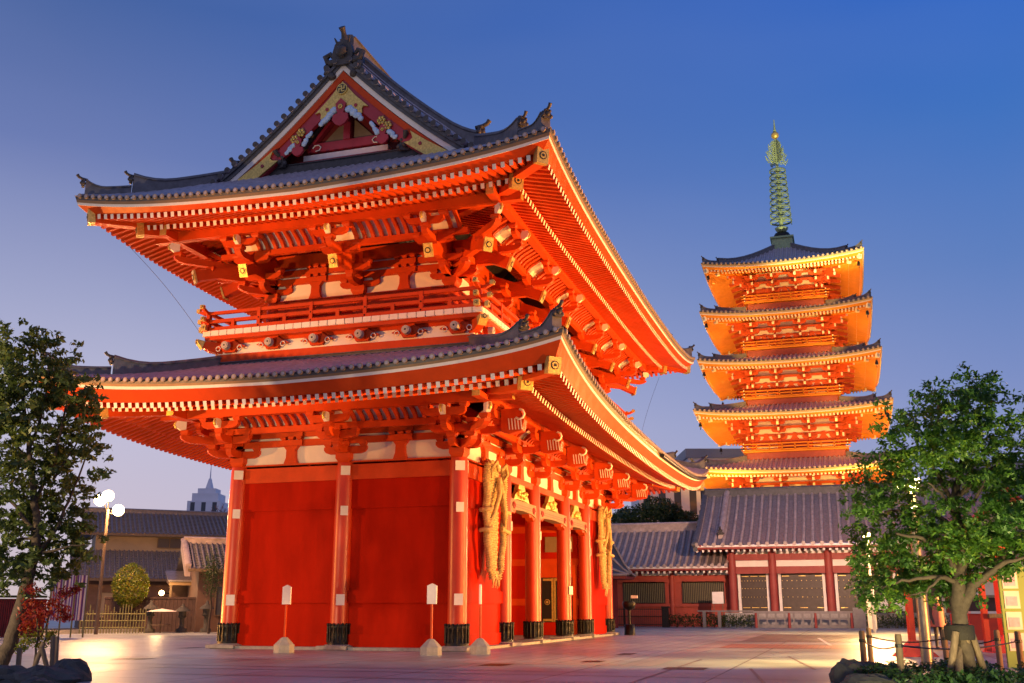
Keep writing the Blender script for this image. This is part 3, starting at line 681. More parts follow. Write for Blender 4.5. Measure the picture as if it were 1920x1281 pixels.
# railing: three rails crossing at the corners with gilt ends
def railing(p, q, n):
    p = V(p); q = V(q); d = (q - p).normalized(); n = V((n[0], n[1], 0)); ln = (q - p).length; Z = V((0, 0, 1))
    rl = MB()
    for z, h, w_, ex in ((.08, .16, .16, .30), (.38, .12, .12, .38), (.68, .11, .11, .46)):
        rl.beam(p - d * ex * .4 + Z * z, q + d * ex * .4 + Z * z, w_, h, 'red')
        for e, s_ in ((p, -1), (q, 1)):
            a = e + d * s_ * ex * .4 + Z * z; b = e + d * s_ * ex + Z * (z + (.13 if z > .5 else .03))
            rl.beam(a, b, w_, h, 'red'); rl.beam(b - d * s_ * .10, b + d * s_ * .03, w_ + .03, h + .03, 'gold'); flower(rl, b + d * s_ * .03, d * s_, .055)
    po = rl; k = int(ln / 1.0)
    for i in range(k + 1):
        c = p + d * (ln * i / k)
        po.beam(c, c + Z * (.74 if i % 2 == 0 else .38), .13, .15, 'red', up=n)
        if i % 2 == 0: po.sphere(c + n * .07 + Z * .10, .035, 'iron', 6, 4); po.sphere(c + n * .07 + Z * .38, .03, 'iron', 6, 4)
    rl.build('balcony_railing', balc)
RL = BAL - .12
railing((-RL, -RL, 10.62), (-RL, W_ + RL, 10.62), (-1, 0)); railing((-RL, -RL, 10.62), (L_ + RL, -RL, 10.62), (0, -1))
railing((-RL, W_ + RL, 10.62), (L_ + RL, W_ + RL, 10.62), (0, 1)); railing((L_ + RL, -RL, 10.62), (L_ + RL, W_ + RL, 10.62), (1, 0))

# ---- upper storey
IN = .58
UX = [IN] + BX[1:-1] + [L_ - IN]; UY = [IN, 4.0, W_ - IN]; UZ = 11.95
mb = MB()
for x0, x1, y0, y1 in ((IN, IN + .14, IN, W_ - IN), (L_ - IN - .14, L_ - IN, IN, W_ - IN), (IN + .141, L_ - IN - .141, IN, IN + .14), (IN + .141, L_ - IN - .141, W_ - IN - .14, W_ - IN)): mb.box(x0, x1, y0, y1, 10.4, UZ, 'redw')
uw = mb.build('upper_wall', gate)
mb = MB()
for z0, z1, o in ((11.56, 11.95, .10), (10.5, 10.7, .09), (11.2, 11.34, .07)):
    rect_ring(mb, -(IN - o), z0, z1, .1, 'red')
mb.build('head_beam', uw)
for i, x in enumerate(UX):
    for j, y in enumerate(UY):
        d = set_dirs(i, j, 5, 2)
        if not d: continue
        c = MB(); c.lathe((x, y, 0), [(.24, 10.47), (.24, 11.7), (.22, UZ)], 'red', 16); c.build('upper_column', gate)
        bracket(gate, (x, y), UZ, d, 3, .80, .37, .76, tail=True)
def clad2(n, pln, ln0, ln1, at): return clad(n, ln0, ln1, pln, UZ, at)
clad2((-1, 0), IN, IN, W_ - IN, UY); clad2((1, 0), L_ - IN, IN, W_ - IN, UY); clad2((0, -1), IN, IN, L_ - IN, UX); clad2((0, 1), W_ - IN, IN, L_ - IN, UX)
for n, a0, a1, pln, sk in (((-1, 0), IN, W_ - IN, IN, UY), ((1, 0), IN, W_ - IN, L_ - IN, UY), ((0, -1), IN, L_ - IN, IN, UX), ((0, 1), IN, L_ - IN, W_ - IN, UX)):
    ribs(n, a0 - .9, a1 + .9, pln, (1.62, 2.36), UZ + 1.42, UZ + 1.92, .30, sk)
purlin(IN - 2.5, L_ - IN + 2.5, IN - 2.5, W_ - IN + 2.5, 13.93, ext=.8)
mb = MB(); mb.box(IN, L_ - IN, IN, W_ - IN, 13.6, 13.7, 'dred'); mb.build('upper_ceiling', gate)
mb = MB(); mb.box(.12, L_ - .12, .12, W_ - .12, 7.55, 7.65, 'dred'); mb.build('lower_ceiling', gate)

# ---- central doors and inner walls on the middle column row
for k in (1, 2, 3):
    x0, x1 = BX[k] + .25, BX[k + 1] - .25
    mb = MB(); mb.box(x0, x1, 3.92, 4.06, 4.1, 7.5, 'redw'); mb.box(x0, x1, 3.85, 4.1, 3.8, 4.15, 'red'); mb.box(x0, x1, 3.87, 4.09, G + .05, .55, 'redw')
    mb.box(x0, x0 + .5, 3.9, 4.08, .55, 3.8, 'red'); mb.box(x1 - .5, x1, 3.9, 4.08, .55, 3.8, 'red')
    fr = mb.build('door_frame', gate)
    for s_ in (0, 1):
        a = x0 + .5 + s_ * (x1 - x0 - 1.0) / 2; b = a + (x1 - x0 - 1.0) / 2
        q = MB(); q.box(a + .01, b - .01, 3.95, 4.03, .56, 3.79, 'black'); dl = q.build('door_leaf', fr)
        g_ = MB()
        for z in (.7, 1.5, 2.2, 2.9, 3.6): g_.box((b - .25 if s_ == 0 else a + .02), (b - .02 if s_ == 0 else a + .25), 3.93, 3.96, z, z + .09, 'gold')
        for i in range(4): g_.box(b - .1 if s_ == 0 else a + .03, b - .03 if s_ == 0 else a + .1, 3.925, 3.955, .62 + i * .8, 1.25 + i * .8, 'gold')
        flower(g_, ((b - .5 if s_ == 0 else a + .5), 3.95, 2.0), (0, -1, 0), .16)
        g_.build('gilt_fitting', dl)
# side walls of the guardian chambers
for x in (BX[1], BX[4]):
    mb = MB(); mb.box(x - .06, x + .06, .25, 3.75, G + .05, 6.5, 'redw'); mb.box(x - .06, x + .06, 4.25, 7.75, G + .05, 6.5, 'redw')
    for z in (1.5, 3.3, 4.8): mb.box(x - .1, x + .1, .25, 3.75, z, z + .3, 'red')
    mb.build('chamber_wall', gate)
for a_, b_ in ((0, 1), (4, 5)): mb = MB(); mb.box(BX[a_] + .2, BX[b_] - .2, 3.9, 4.05, G + .05, 6.5, 'redw'); mb.build('chamber_back_wall', gate)
# black double door in the side wall of the far guardian chamber
xd = BX[4] - .1; ya, yb = .55, 2.35
fr = MB(); fr.box(xd - .06, xd, ya - .2, yb + .2, 2.75, 3.3, 'red'); fr.box(xd - .06, xd, ya - .2, ya, G + .1, 2.75, 'red'); fr.box(xd - .06, xd, yb, yb + .2, G + .1, 2.75, 'red'); fr.box(xd - .06, xd, ya, yb, G + .1, .75, 'redw')
fr.box(xd - .03, xd, ya, yb - .5, 3.9, 4.6, 'tan'); fd = fr.build('door_frame', gate)
for s_ in (0, 1):
    a_, b_ = (ya, (ya + yb) / 2 - .01) if s_ == 0 else ((ya + yb) / 2 + .01, yb); q = MB(); q.box(xd - .045, xd, a_, b_, .75, 2.75, 'black'); dl = q.build('door_leaf', fd)
    g_ = MB(); e_ = b_ if s_ == 0 else a_; k_ = -1 if s_ == 0 else 1; g_.box(xd - .065, xd - .045, e_, e_ + k_ * .09, .78, 2.72, 'gold'); g_.box(xd - .066, xd - .044, e_, e_ + k_ * .5, .8, .9, 'gold'); g_.box(xd - .066, xd - .044, e_, e_ + k_ * .5, 2.6, 2.7, 'gold')
    flower(g_, (xd - .045, e_ + k_ * .3, 1.65), (-1, 0, 0), .13); g_.build('gilt_fitting', dl)
# front beams over the three passages with gilt-backed carvings
for k in (1, 2, 3):
    x0, x1 = BX[k], BX[k + 1]; c = (x0 + x1) / 2
    mb = MB()
    hw = (x1 - x0) / 2 - .25
    mb.prism([(-hw, 4.72), (-hw, 5.2), (hw, 5.2), (hw, 4.72), (hw * .7, 4.82), (0, 4.86), (-hw * .7, 4.82)], (c, 0, 0), (1, 0, 0), (0, 0, 1), (0, 1, 0), .42, 'tan')
    for z in (4.94, 5.02): mb.box(c - hw * .9, c + hw * .9, -.222, -.2, z, z + .025, 'crim')
    for s_ in (-1, 1): mb.tube([V((c + s_ * (hw - .35 + .16 * math.cos(t) * (1 - t / 9)), -.23, 4.95 + .16 * math.sin(t) * (1 - t / 9))) for t in (0, .8, 1.6, 2.4, 3.2, 4, 4.8, 5.6, 6.4)], .03, 'crim', 5)
    rb = mb.build('rainbow_beam', gate)
    q = MB(); q.prism([(-1.0, 0), (-.8, .2), (-.55, .32), (-.35, .62), (.35, .62), (.55, .32), (.8, .2), (1.0, 0), (.55, .05), (-.55, .05)], (c, -.05, 5.21), (1, 0, 0), (0, 0, 1), (0, 1, 0), .16, 'gold')
    for t in range(10): q.sphere((c + random.uniform(-.5, .5), -.16, 5.35 + random.uniform(0, .25)), .09, 'gold', 7, 5, jit=.2)
    q.build('frog_leg_carving', rb)
    z = MB(); z.box(x0 + .2, x1 - .2, -.1, .1, 5.82, 6.0, 'red'); z.build('lintel', rb)
for i in (1, 2, 3, 4):
    for s_ in (-1, 1):
        if (i == 1 and s_ < 0) or (i == 4 and s_ > 0): continue
        mb = MB(); x = BX[i] + s_ * .28
        mb.prism([(0, 4.6), (.12, 4.62), (.34, 4.74), (.62, 4.70), (.78, 4.86), (.74, 5.08), (.52, 5.18), (0, 5.2)], (x, 0, 0), (s_, 0, 0), (0, 0, 1), (0, 1, 0), .3, 'red')
        cx = x + s_ * .55
        mb.tube([V((cx + .14 * math.cos(t) * (1 - t / 9), -.16, 4.95 + .14 * math.sin(t) * (1 - t / 9))) for t in (0, .8, 1.6, 2.4, 3.2, 4, 4.8, 5.6, 6.4)], .022, 'white', 5)
        mb.build('carved_beam_nose', gate)
# carved elephant noses on the long front above each column
for i, x in enumerate(BX):
    mb = MB(); e = V((x, -1.45, 7.05)); Z = V((0, 0, 1)); d = V((0, -1, 0))
    mb.prism([(0, .42), (0, -.3), (.3, -.38), (.7, -.30), (.78, .05), (.62, .42)], e, d, Z, (1, 0, 0), .34, 'red')
    mb.tube([e + d * (.62 + .16 * math.sin(t)) + Z * (.22 + .16 * math.cos(t)) + V((-.18, 0, 0)) for t in (0, .8, 1.6, 2.4, 3.2, 4)], .04, 'white', 5)
    for q in range(5): mb.beam(e + d * (.3 + q * .1) + Z * -.26 + V((-.18, 0, 0)), e + d * (.26 + q * .1) + Z * .1 + V((-.18, 0, 0)), .03, .03, 'white')
    mb.build('carved_head', gate)

# ---- gable ends
def rake(dy, o=0): d = RIDGE_D - abs(dy); return UR.base + UR.tth + UR.prof(max(d, 0)) + o
def gable(sx, X):                                    # X(t): x at distance t outside the verge plane ; sx=-1 west, +1 east
    cy = W_ / 2; Yv = V((0, 1, 0)); Z = V((0, 0, 1)); nx = V((sx, 0, 0))
    def band(o0, o1, xo, t, m, dmax=4.6, n=22, name=None, mb=None):
        mb = mb or MB()
        for s_ in (-1, 1):
            dys = [dmax * i / n for i in range(n + 1)]
            lo_ = [(s_ * dy, rake(dy, o1(dy) if callable(o1) else o1)) for dy in dys]; up_ = [(s_ * dy, rake(dy, o0(dy) if callable(o0) else o0)) for dy in dys]
            A = [V((X(xo), cy + a, z)) for a, z in up_]; B = [V((X(xo), cy + a, z)) for a, z in lo_]
            C_ = [p - nx * t for p in A]; D = [p - nx * t for p in B]
            for r0, r1 in ((A, B), (B, D), (D, C_), (C_, A)): mb.grid([r0, r1], m, False)
        return mb
    fr = band(-.18, -.04, .06, .5, 'tiled')
    band(-.34, -.18, .0, .45, 'tiled', mb=fr); band(-.57, -.34, -.04, .4, 'white', mb=fr)
    g_ = fr.build('gable_verge', gate)
    dep = lambda dy: -.60 - (.95 - .07 * dy)
    hb = band(-.60, lambda dy: -.60 - .32 + .02 * dy, -.06, .16, 'red', 4.4); band(lambda dy: -.92 + .02 * dy, dep, -.10, .16, 'crim', 4.2, mb=hb); hb.build('bargeboard', g_)  # bright red above crimson: the light's falloff put into two colours
    for s_ in (-1, 1):
        caps = MB(); dy = .28
        while dy < 5.35:
            z = rake(dy, .03); caps.cyl((X(-.25), cy + s_ * dy, z), (X(.14), cy + s_ * dy, z), .105, .105, 'tile', 10, cap='orn'); dy += .27
        caps.build('verge_tile_row', g_)
    # wall behind
    mb = MB(); xw = X(-.82)
    pts = [(d_, rake(abs(d_), -.5)) for d_ in [(-4.3 + 8.6 * i / 24) for i in range(25)]]
    mb.prism([(-4.3, 15.6)] + pts + [(4.3, 15.6)], (xw, cy, 0), Yv, Z, nx, .12, 'dred'); gw = mb.build('gable_wall', g_)
    mb = MB()
    mb.box(xw, X(-.55), cy - 1.5, cy + 1.5, 16.93, 17.25, 'crim'); mb.box(xw, X(-.50), cy - .13, cy + .13, 17.25, 18.6, 'crim')
    for s_ in (-1, 1):
        mb.beam((X(-.62), cy + s_ * 1.45, 17.1), (X(-.62), cy + s_ * .25, 18.5), .12, .2, 'crim', up=nx); mb.beam((X(-.64), cy + s_ * 1.9, 17.0), (X(-.64), cy + s_ * .7, 18.3), .10, .16, 'tan', up=nx)
        mb.prism([(s_ * .2, 17.32), (s_ * .95, 17.32), (s_ * .2, 18.05)], (X(-.72), cy, 0), Yv, Z, nx, .06, 'tan')
        mb.tube([V((X(-.52), cy + s_ * (1.15 + .16 * math.cos(t)), 17.06 + .12 * math.sin(t))) for t in (0, 1, 2, 3, 4, 5)], .022, 'white', 5)
    mb.box(xw, X(-.42), cy - 1.75, cy + 1.75, 16.40, 16.56, 'crim'); mb.box(xw, X(-.45), cy - 1.62, cy + 1.62, 16.562, 16.78, 'white')
    mb.build('gable_beam', g_)
    # gilt fittings
    f = MB(); xf = X(-.06); fx = []
    for s_ in (-1, 1):
        f.prism([(0, 19.22), (s_ * .5, 18.62), (s_ * 1.02, 18.12), (s_ * .84, 18.16), (s_ * .78, 18.06), (s_ * .80, 17.92), (s_ * .66, 17.68), (s_ * .42, 18.0), (0, 18.50)], (xf, cy, 0), Yv, Z, nx, .06, 'gold')
        f2 = MB(); fx.append(('gilt_corner_fitting', f2)); f2.prism([(s_ * 2.62, 16.95), (s_ * 3.2, 16.52), (s_ * 4.05, 15.98), (s_ * 3.2, 15.98), (s_ * 2.40, 16.55), (s_ * 2.62, 16.58), (s_ * 2.72, 16.68)], (xf, cy, 0), Yv, Z, nx, .06, 'gold')
        f.cyl((X(-.03), cy + s_ * .55, 18.22), (X(-.01), cy + s_ * .55, 18.22), .07, .07, 'crim', 6); f2.cyl((X(-.03), cy + s_ * 3.0, 16.42), (X(-.01), cy + s_ * 3.0, 16.42), .07, .07, 'crim', 6)
        f3 = MB(); fx.append(('gilt_rosette', f3))
        for dd in (-.15, .15):
            c = V((xf, cy + s_ * (1.66 + dd * .8), 17.38 - dd * .75)); 
            for t in range(6): f3.sphere(c + V((sx * .02, .11 * math.cos(t * 1.047), .11 * math.sin(t * 1.047))), .065, 'gold', 7, 5)
            f3.sphere(c + V((sx * .05, 0, 0)), .06, 'gold', 7, 5)
    f.build('gilt_apex_fitting', g_)
    for nm_, q_ in fx: q_.build(nm_, g_)
    e = MB(); c = V((X(-.02), cy, 18.92))                # temple crest: ring with the manji mark
    e.cyl(c, c + nx * .03, .21, .21, 'gold', 20); e.cyl(c + nx * .03, c + nx * .036, .175, .175, 'black', 20)
    bxs = [(-.022, .022, -.12, .12), (-.12, -.022, -.022, .022), (.022, .12, -.022, .022), (-.12, -.022, .0, 0)]
    k = -sx                                          # as read from outside
    def bar(a0, a1, z0, z1):
        y0, y1 = sorted((cy + k * -a0, cy + k * -a1)); e.box(X(.016), X(.03), y0, y1, 18.92 + z0, 18.92 + z1, 'gold')
    bar(-.022, .022, -.12, .12); bar(-.12, -.022, -.022, .022); bar(.022, .12, -.022, .022)
    bar(-.12, -.0221, .076, .12); bar(.0221, .12, -.12, -.076); bar(-.12, -.076, -.12, -.0221); bar(.076, .12, .0221, .12)
    e.build('temple_crest', g_)
    # hanging fish pendants with blue clouds
    for dy, z, k_ in ((0, 18.5, 1.0), (1.62, 17.32, .72), (-1.62, 17.32, .72)):
        mb = MB(); o = V((X(-.01 if dy == 0 else -.04), cy + dy, z))
        h = [(0, .05), (.20, -.15), (.15, -.42), (.11, -.52), (.28, -.56), (.31, -.76), (.17, -.93), (0, -1.0)]
        mb.prism([(a * k_, b * k_) for a, b in h] + [(-a * k_, b * k_) for a, b in h[-2:0:-1]], o, Yv, Z, nx, .10, 'crim')
        for t in range(6): mb.sphere(o + nx * .06 + V((0, .06 * k_ * math.cos(t * 1.047), -.28 * k_ + .06 * k_ * math.sin(t * 1.047))), .045 * k_, 'gold', 6, 4)
        p_ = mb.build('gable_pendant', g_)
        for s_ in (-1, 1):
            q = MB()
            for t in range(9):
                u_ = t / 8; yy = s_ * (.26 + .50 * u_) * k_; zz = (-.36 - .42 * u_) * k_
                if dy: yy = s_ * (.28 + .38 * u_) * k_; zz = (-.35 + (.55 * u_ if s_ * dy < 0 else -.40 * u_)) * k_
                q.sphere(o + V((-sx * .02, yy, zz + random.uniform(-.05, .05))), (.13 - .03 * u_) * k_, 'cloud', 8, 6, (.6, 1, 1), .12)
            q.build('cloud_carving', p_)
    return g_
gable(-1, lambda t: -uo + GX - t); gable(1, lambda t: L_ + uo - GX + t)
# ---- main ridge, descending ridges and the big end ornaments
mb = MB(); zr = rake(0, 0)
pts = [V((-uo + GX + .25 + (L_ + 2 * uo - 2 * GX - .5) * i / 20, W_ / 2, zr + .50 + .0 * abs(i / 10 - 1) ** 3)) for i in range(21)]
ridge(mb, pts, .5, .45); mr_ = mb.build('main_ridge', gate)
for sx, xe in ((-1, -uo + GX + .05), (1, L_ + uo - GX - .05)):
    mb = MB(); p = V((xe, W_ / 2, zr - .22)); d = V((sx, 0, 0)); Z = V((0, 0, 1)); l = V((0, 1, 0))
    mb.prism([(-.34, -.2), (.34, -.2), (.40, .25), (.30, .62), (.18, .72), (-.18, .72), (-.30, .62), (-.40, .25)], p, l, Z, d, .3, 'orn')
    mb.sphere(p + d * .16 + Z * .28, .22, 'orn', 10, 8, (1, 1, 1.1), .15)
    for s_ in (-1, 1):
        for t in range(6):
            u_ = t / 5; mb.sphere(p + l * s_ * (.42 + .22 * math.sin(u_ * 5)) + Z * (-.55 + .85 * u_) + d * .02, .15 - .03 * u_, 'orn', 8, 6, jit=.2)
        mb.tube([p + l * s_ * .3 + Z * .05, p + l * s_ * .62 + Z * .0, p + l * s_ * .72 + Z * .25, p + l * s_ * .52 + Z * .36, p + l * s_ * .44 + Z * .2], [.11, .12, .12, .09, .06], 'orn', 7)
        mb.cyl(p + d * .1 + l * s_ * .2 + Z * .62, p + d * .2 + l * s_ * .3 + Z * .85, .06, .02, 'orn', 6)
    mb.tube([p + Z * .6, p + Z * .9 + d * .02, p + Z * 1.08 + d * .12, p + Z * 1.2 + d * .26], [.17, .12, .09, .13], 'orn', 8)
    mb.build('ridge_end_ornament', mr_)
for sx, xx in ((-1, -uo + GX + 1.15), (1, L_ + uo - GX - 1.15)):
    for s_ in (-1, 1):
        mb = MB(); pts = [V((xx, W_ / 2 + s_ * dy, rake(dy, .40 + (.25 * ((dy - 3.6) / 1.2) ** 2 if dy > 3.6 else 0)))) for dy in [.35 + 4.4 * i / 14 for i in range(15)]]
        ridge(mb, pts, .36, .42); dr = mb.build('descending_ridge', gate)
        o = MB(); ornament(o, pts[-1] + V((0, 0, .25)), (0, s_), .62); o.build('ridge_end_tile', dr)
# small ornaments at the foot of the gable wall on the skirt roof
for sx, xx in ((-1, -1.05), (1, L_ + 1.05)):
    mb = MB()
    pts = [V((xx, W_ / 2 - 3.0 + 6.0 * i / 10, UR.ztop('W', uo + 1 + 6 * i / 10, 3.3) + .1)) for i in range(11)]
    ridge(mb, pts, .3, .24, 'orn')
    for s_ in (-1, 1): ornament(mb, (xx + sx * .2, W_ / 2 + s_ * 2.35, pts[0].z + .12), (sx, s_ * .5), .62)
    mb.build('gable_foot_ridge', gate)
# rain gutter and downpipe bracket under the long lower eave
mb = MB()
gp = [LR.P('S', a, -.06, LR.zedge('S', a) + .10) for a in [15 + 13.5 * i / 20 for i in range(21)]]
mb.tube(gp, .085, 'iron', 8); mb.build('rain_gutter', gate)
# bird net seen as fine wires at the far corners
mb = MB()
a = V((-3.3, W_ + 3.3, 13.7)); b = V((-1.2, W_ + 1.2, 10.6)); mb.tube([a + (b - a) * t + V((.5, -.5, 0)) * math.sin(t * math.pi) * .22 for t in [i / 12 for i in range(13)]], .007, 'iron', 4)
a = V((L_ + 2.6, -2.6, 13.5)); b = V((L_ + 1.4, -1.4, 8.8)); mb.tube([a + (b - a) * t + V((-.5, .5, 0)) * math.sin(t * math.pi) * .22 for t in [i / 12 for i in range(13)]], .007, 'iron', 4)
mb.build('net_wire', gate)

# ================================================================== giant straw sandals hanging on the gate
def sandal(cx, label, zt=6.15, zb=2.4):
    t = thing('straw_sandal', label, 'straw sandal', (cx, -.45, zb), 'giant straw sandals hung on the gate')
    Z = V((0, 0, 1)); hw = 1.12
    mb = MB(); rnd = random.Random(int(cx * 10))
    def out(z):                                      # half width of the sole along its height
        u = (z - zb) / (zt - zb); return hw * (.50 + .50 * math.sin(min(1, u * 1.25) * math.pi * .62)) * (1 if u > .06 else .7)
    n = 46
    for i in range(n):                               # woven courses
        z = zb + (zt - zb) * (i + .5) / n; o = out(z) * .42
        pts = [V((cx + o * k, -.34 - .08 * math.cos(k * 1.4) - (.02 if i % 2 else 0), z + .02 * math.sin(k * 9 + i))) for k in (-1, -.75, -.5, -.25, 0, .25, .5, .75, 1)]
        mb.tube(pts, .048, 'rope', 6)
    sole = mb.build('woven_sole', t)
    for s_ in (-1, 1):                               # thick twisted side ropes
        q = MB(); pts = [V((cx + s_ * out(zb + (zt - zb) * k / 24) * (.80 + .06 * math.sin(k)), -.44, zb + (zt - zb) * k / 24 - .12)) for k in range(25)]
        q.tube(pts, [.115 * (1 if 2 < k < 23 else .7) for k in range(25)], 'rope', 9)
        for k in range(48):
            p = pts[k // 2] if k % 2 == 0 else (pts[k // 2] + pts[min(24, k // 2 + 1)]) / 2
            q.tube([p + V((.12 * math.cos(a), .12 * math.sin(a), .05 * a / 3 - .05)) for a in (2.4, 3.3, 4.2, 5.1, 6.0)], .026, 'rope', 5)
        q.build('side_rope', t)
    th = MB()                                        # thong: two ropes from the toe down to the sides, bound across
    for s_ in (-1, 1):
        th.tube([V((cx, -.58, zt - .55)), V((cx + s_ * .18, -.66, zt - 1.1)), V((cx + s_ * .55, -.62, zt - 1.7)), V((cx + s_ * .85, -.5, zt - 2.2))], [.09, .085, .08, .06], 'rope', 8)
        for z in (zt - 1.65, zt - 2.3):
            th.tube([V((cx + s_ * .52, -.5, z + .08)), V((cx + s_ * .95, -.64, z)), V((cx + s_ * 1.14, -.47, z - .02)), V((cx + s_ * 1.05, -.28, z - .04))], .07, 'rope', 7)
        th.tube([V((cx + s_ * .12, -.6, zt - .3)), V((cx + s_ * .5, -.66, zt - .05)), V((cx + s_ * .85, -.6, zt - .35)), V((cx + s_ * .6, -.52, zt - .6))], [.07, .06, .055, .03], 'rope', 7)
    th.build('thong', t)
    tail = MB()
    for k in range(9): 
        x = cx + rnd.uniform(-.3, .3); tail.tube([V((x, -.42, zb + .15)), V((x + rnd.uniform(-.1, .1), -.48, zb - .1)), V((x + rnd.uniform(-.2, .2), -.45, zb - .3 - rnd.uniform(0, .2)))], [.05, .035, .012], 'rope', 5)
    tail.build('loose_tail', t)
    hg = MB(); hg.beam((cx - .5, -.18, zt + .05), (cx + .5, -.18, zt + .05), .08, .1, 'red'); hg.tube([V((cx - .3, -.22, zt + .1)), V((cx - .3, -.44, zt - .05))], .04, 'rope', 6); hg.tube([V((cx + .3, -.22, zt + .1)), V((cx + .3, -.44, zt - .05))], .04, 'rope', 6)
    hg.build('hanger', t)
sandal(2.30, 'giant woven straw sandal hung beside the near corner column of the red gate')
sandal(18.85, 'giant woven straw sandal hung on the far end bay of the red gate')

# ================================================================== notice boards standing round the gate
def standing_notice(u, v, D, label, ang, wd=.50):
    p = gnd(u, v); p.z = G
    t = thing('notice_board', label, 'notice board', p, 'white notice boards on stone blocks round the gate')
    b = MB(); b.lathe(p, [(.30, 0), (.30, .22), (.10, .42), (.06, .44)], 'stone', 6, False); b.build('stone_base', t)
    s = MB(); s.beam(p + V((0, 0, .4)), p + V((0, 0, 1.37)), .05, .05, 'red', up=V((1, 0, 0))); s.build('post', t)
    d = V((math.cos(ang), math.sin(ang), 0)); n = V((d.y, -d.x, 0))
    q = MB(); h = wd / 2; q.prism([(-h, 0), (h, 0), (h * 1.03, .50), (0, .56), (-h * 1.03, .50)], p + V((0, 0, 1.38)), d, (0, 0, 1), n, .05, 'white'); q.build('board', t)
standing_notice(532, 1224, 0, 'white notice board on a stone block in front of the left wall bay', R(90), .27)
standing_notice(808, 1229, 0, 'white notice board on a stone block beside the near corner column', R(90), .28)
standing_notice(900, 1227, 0, 'white notice board seen edge-on below the near straw sandal', R(14), .27)

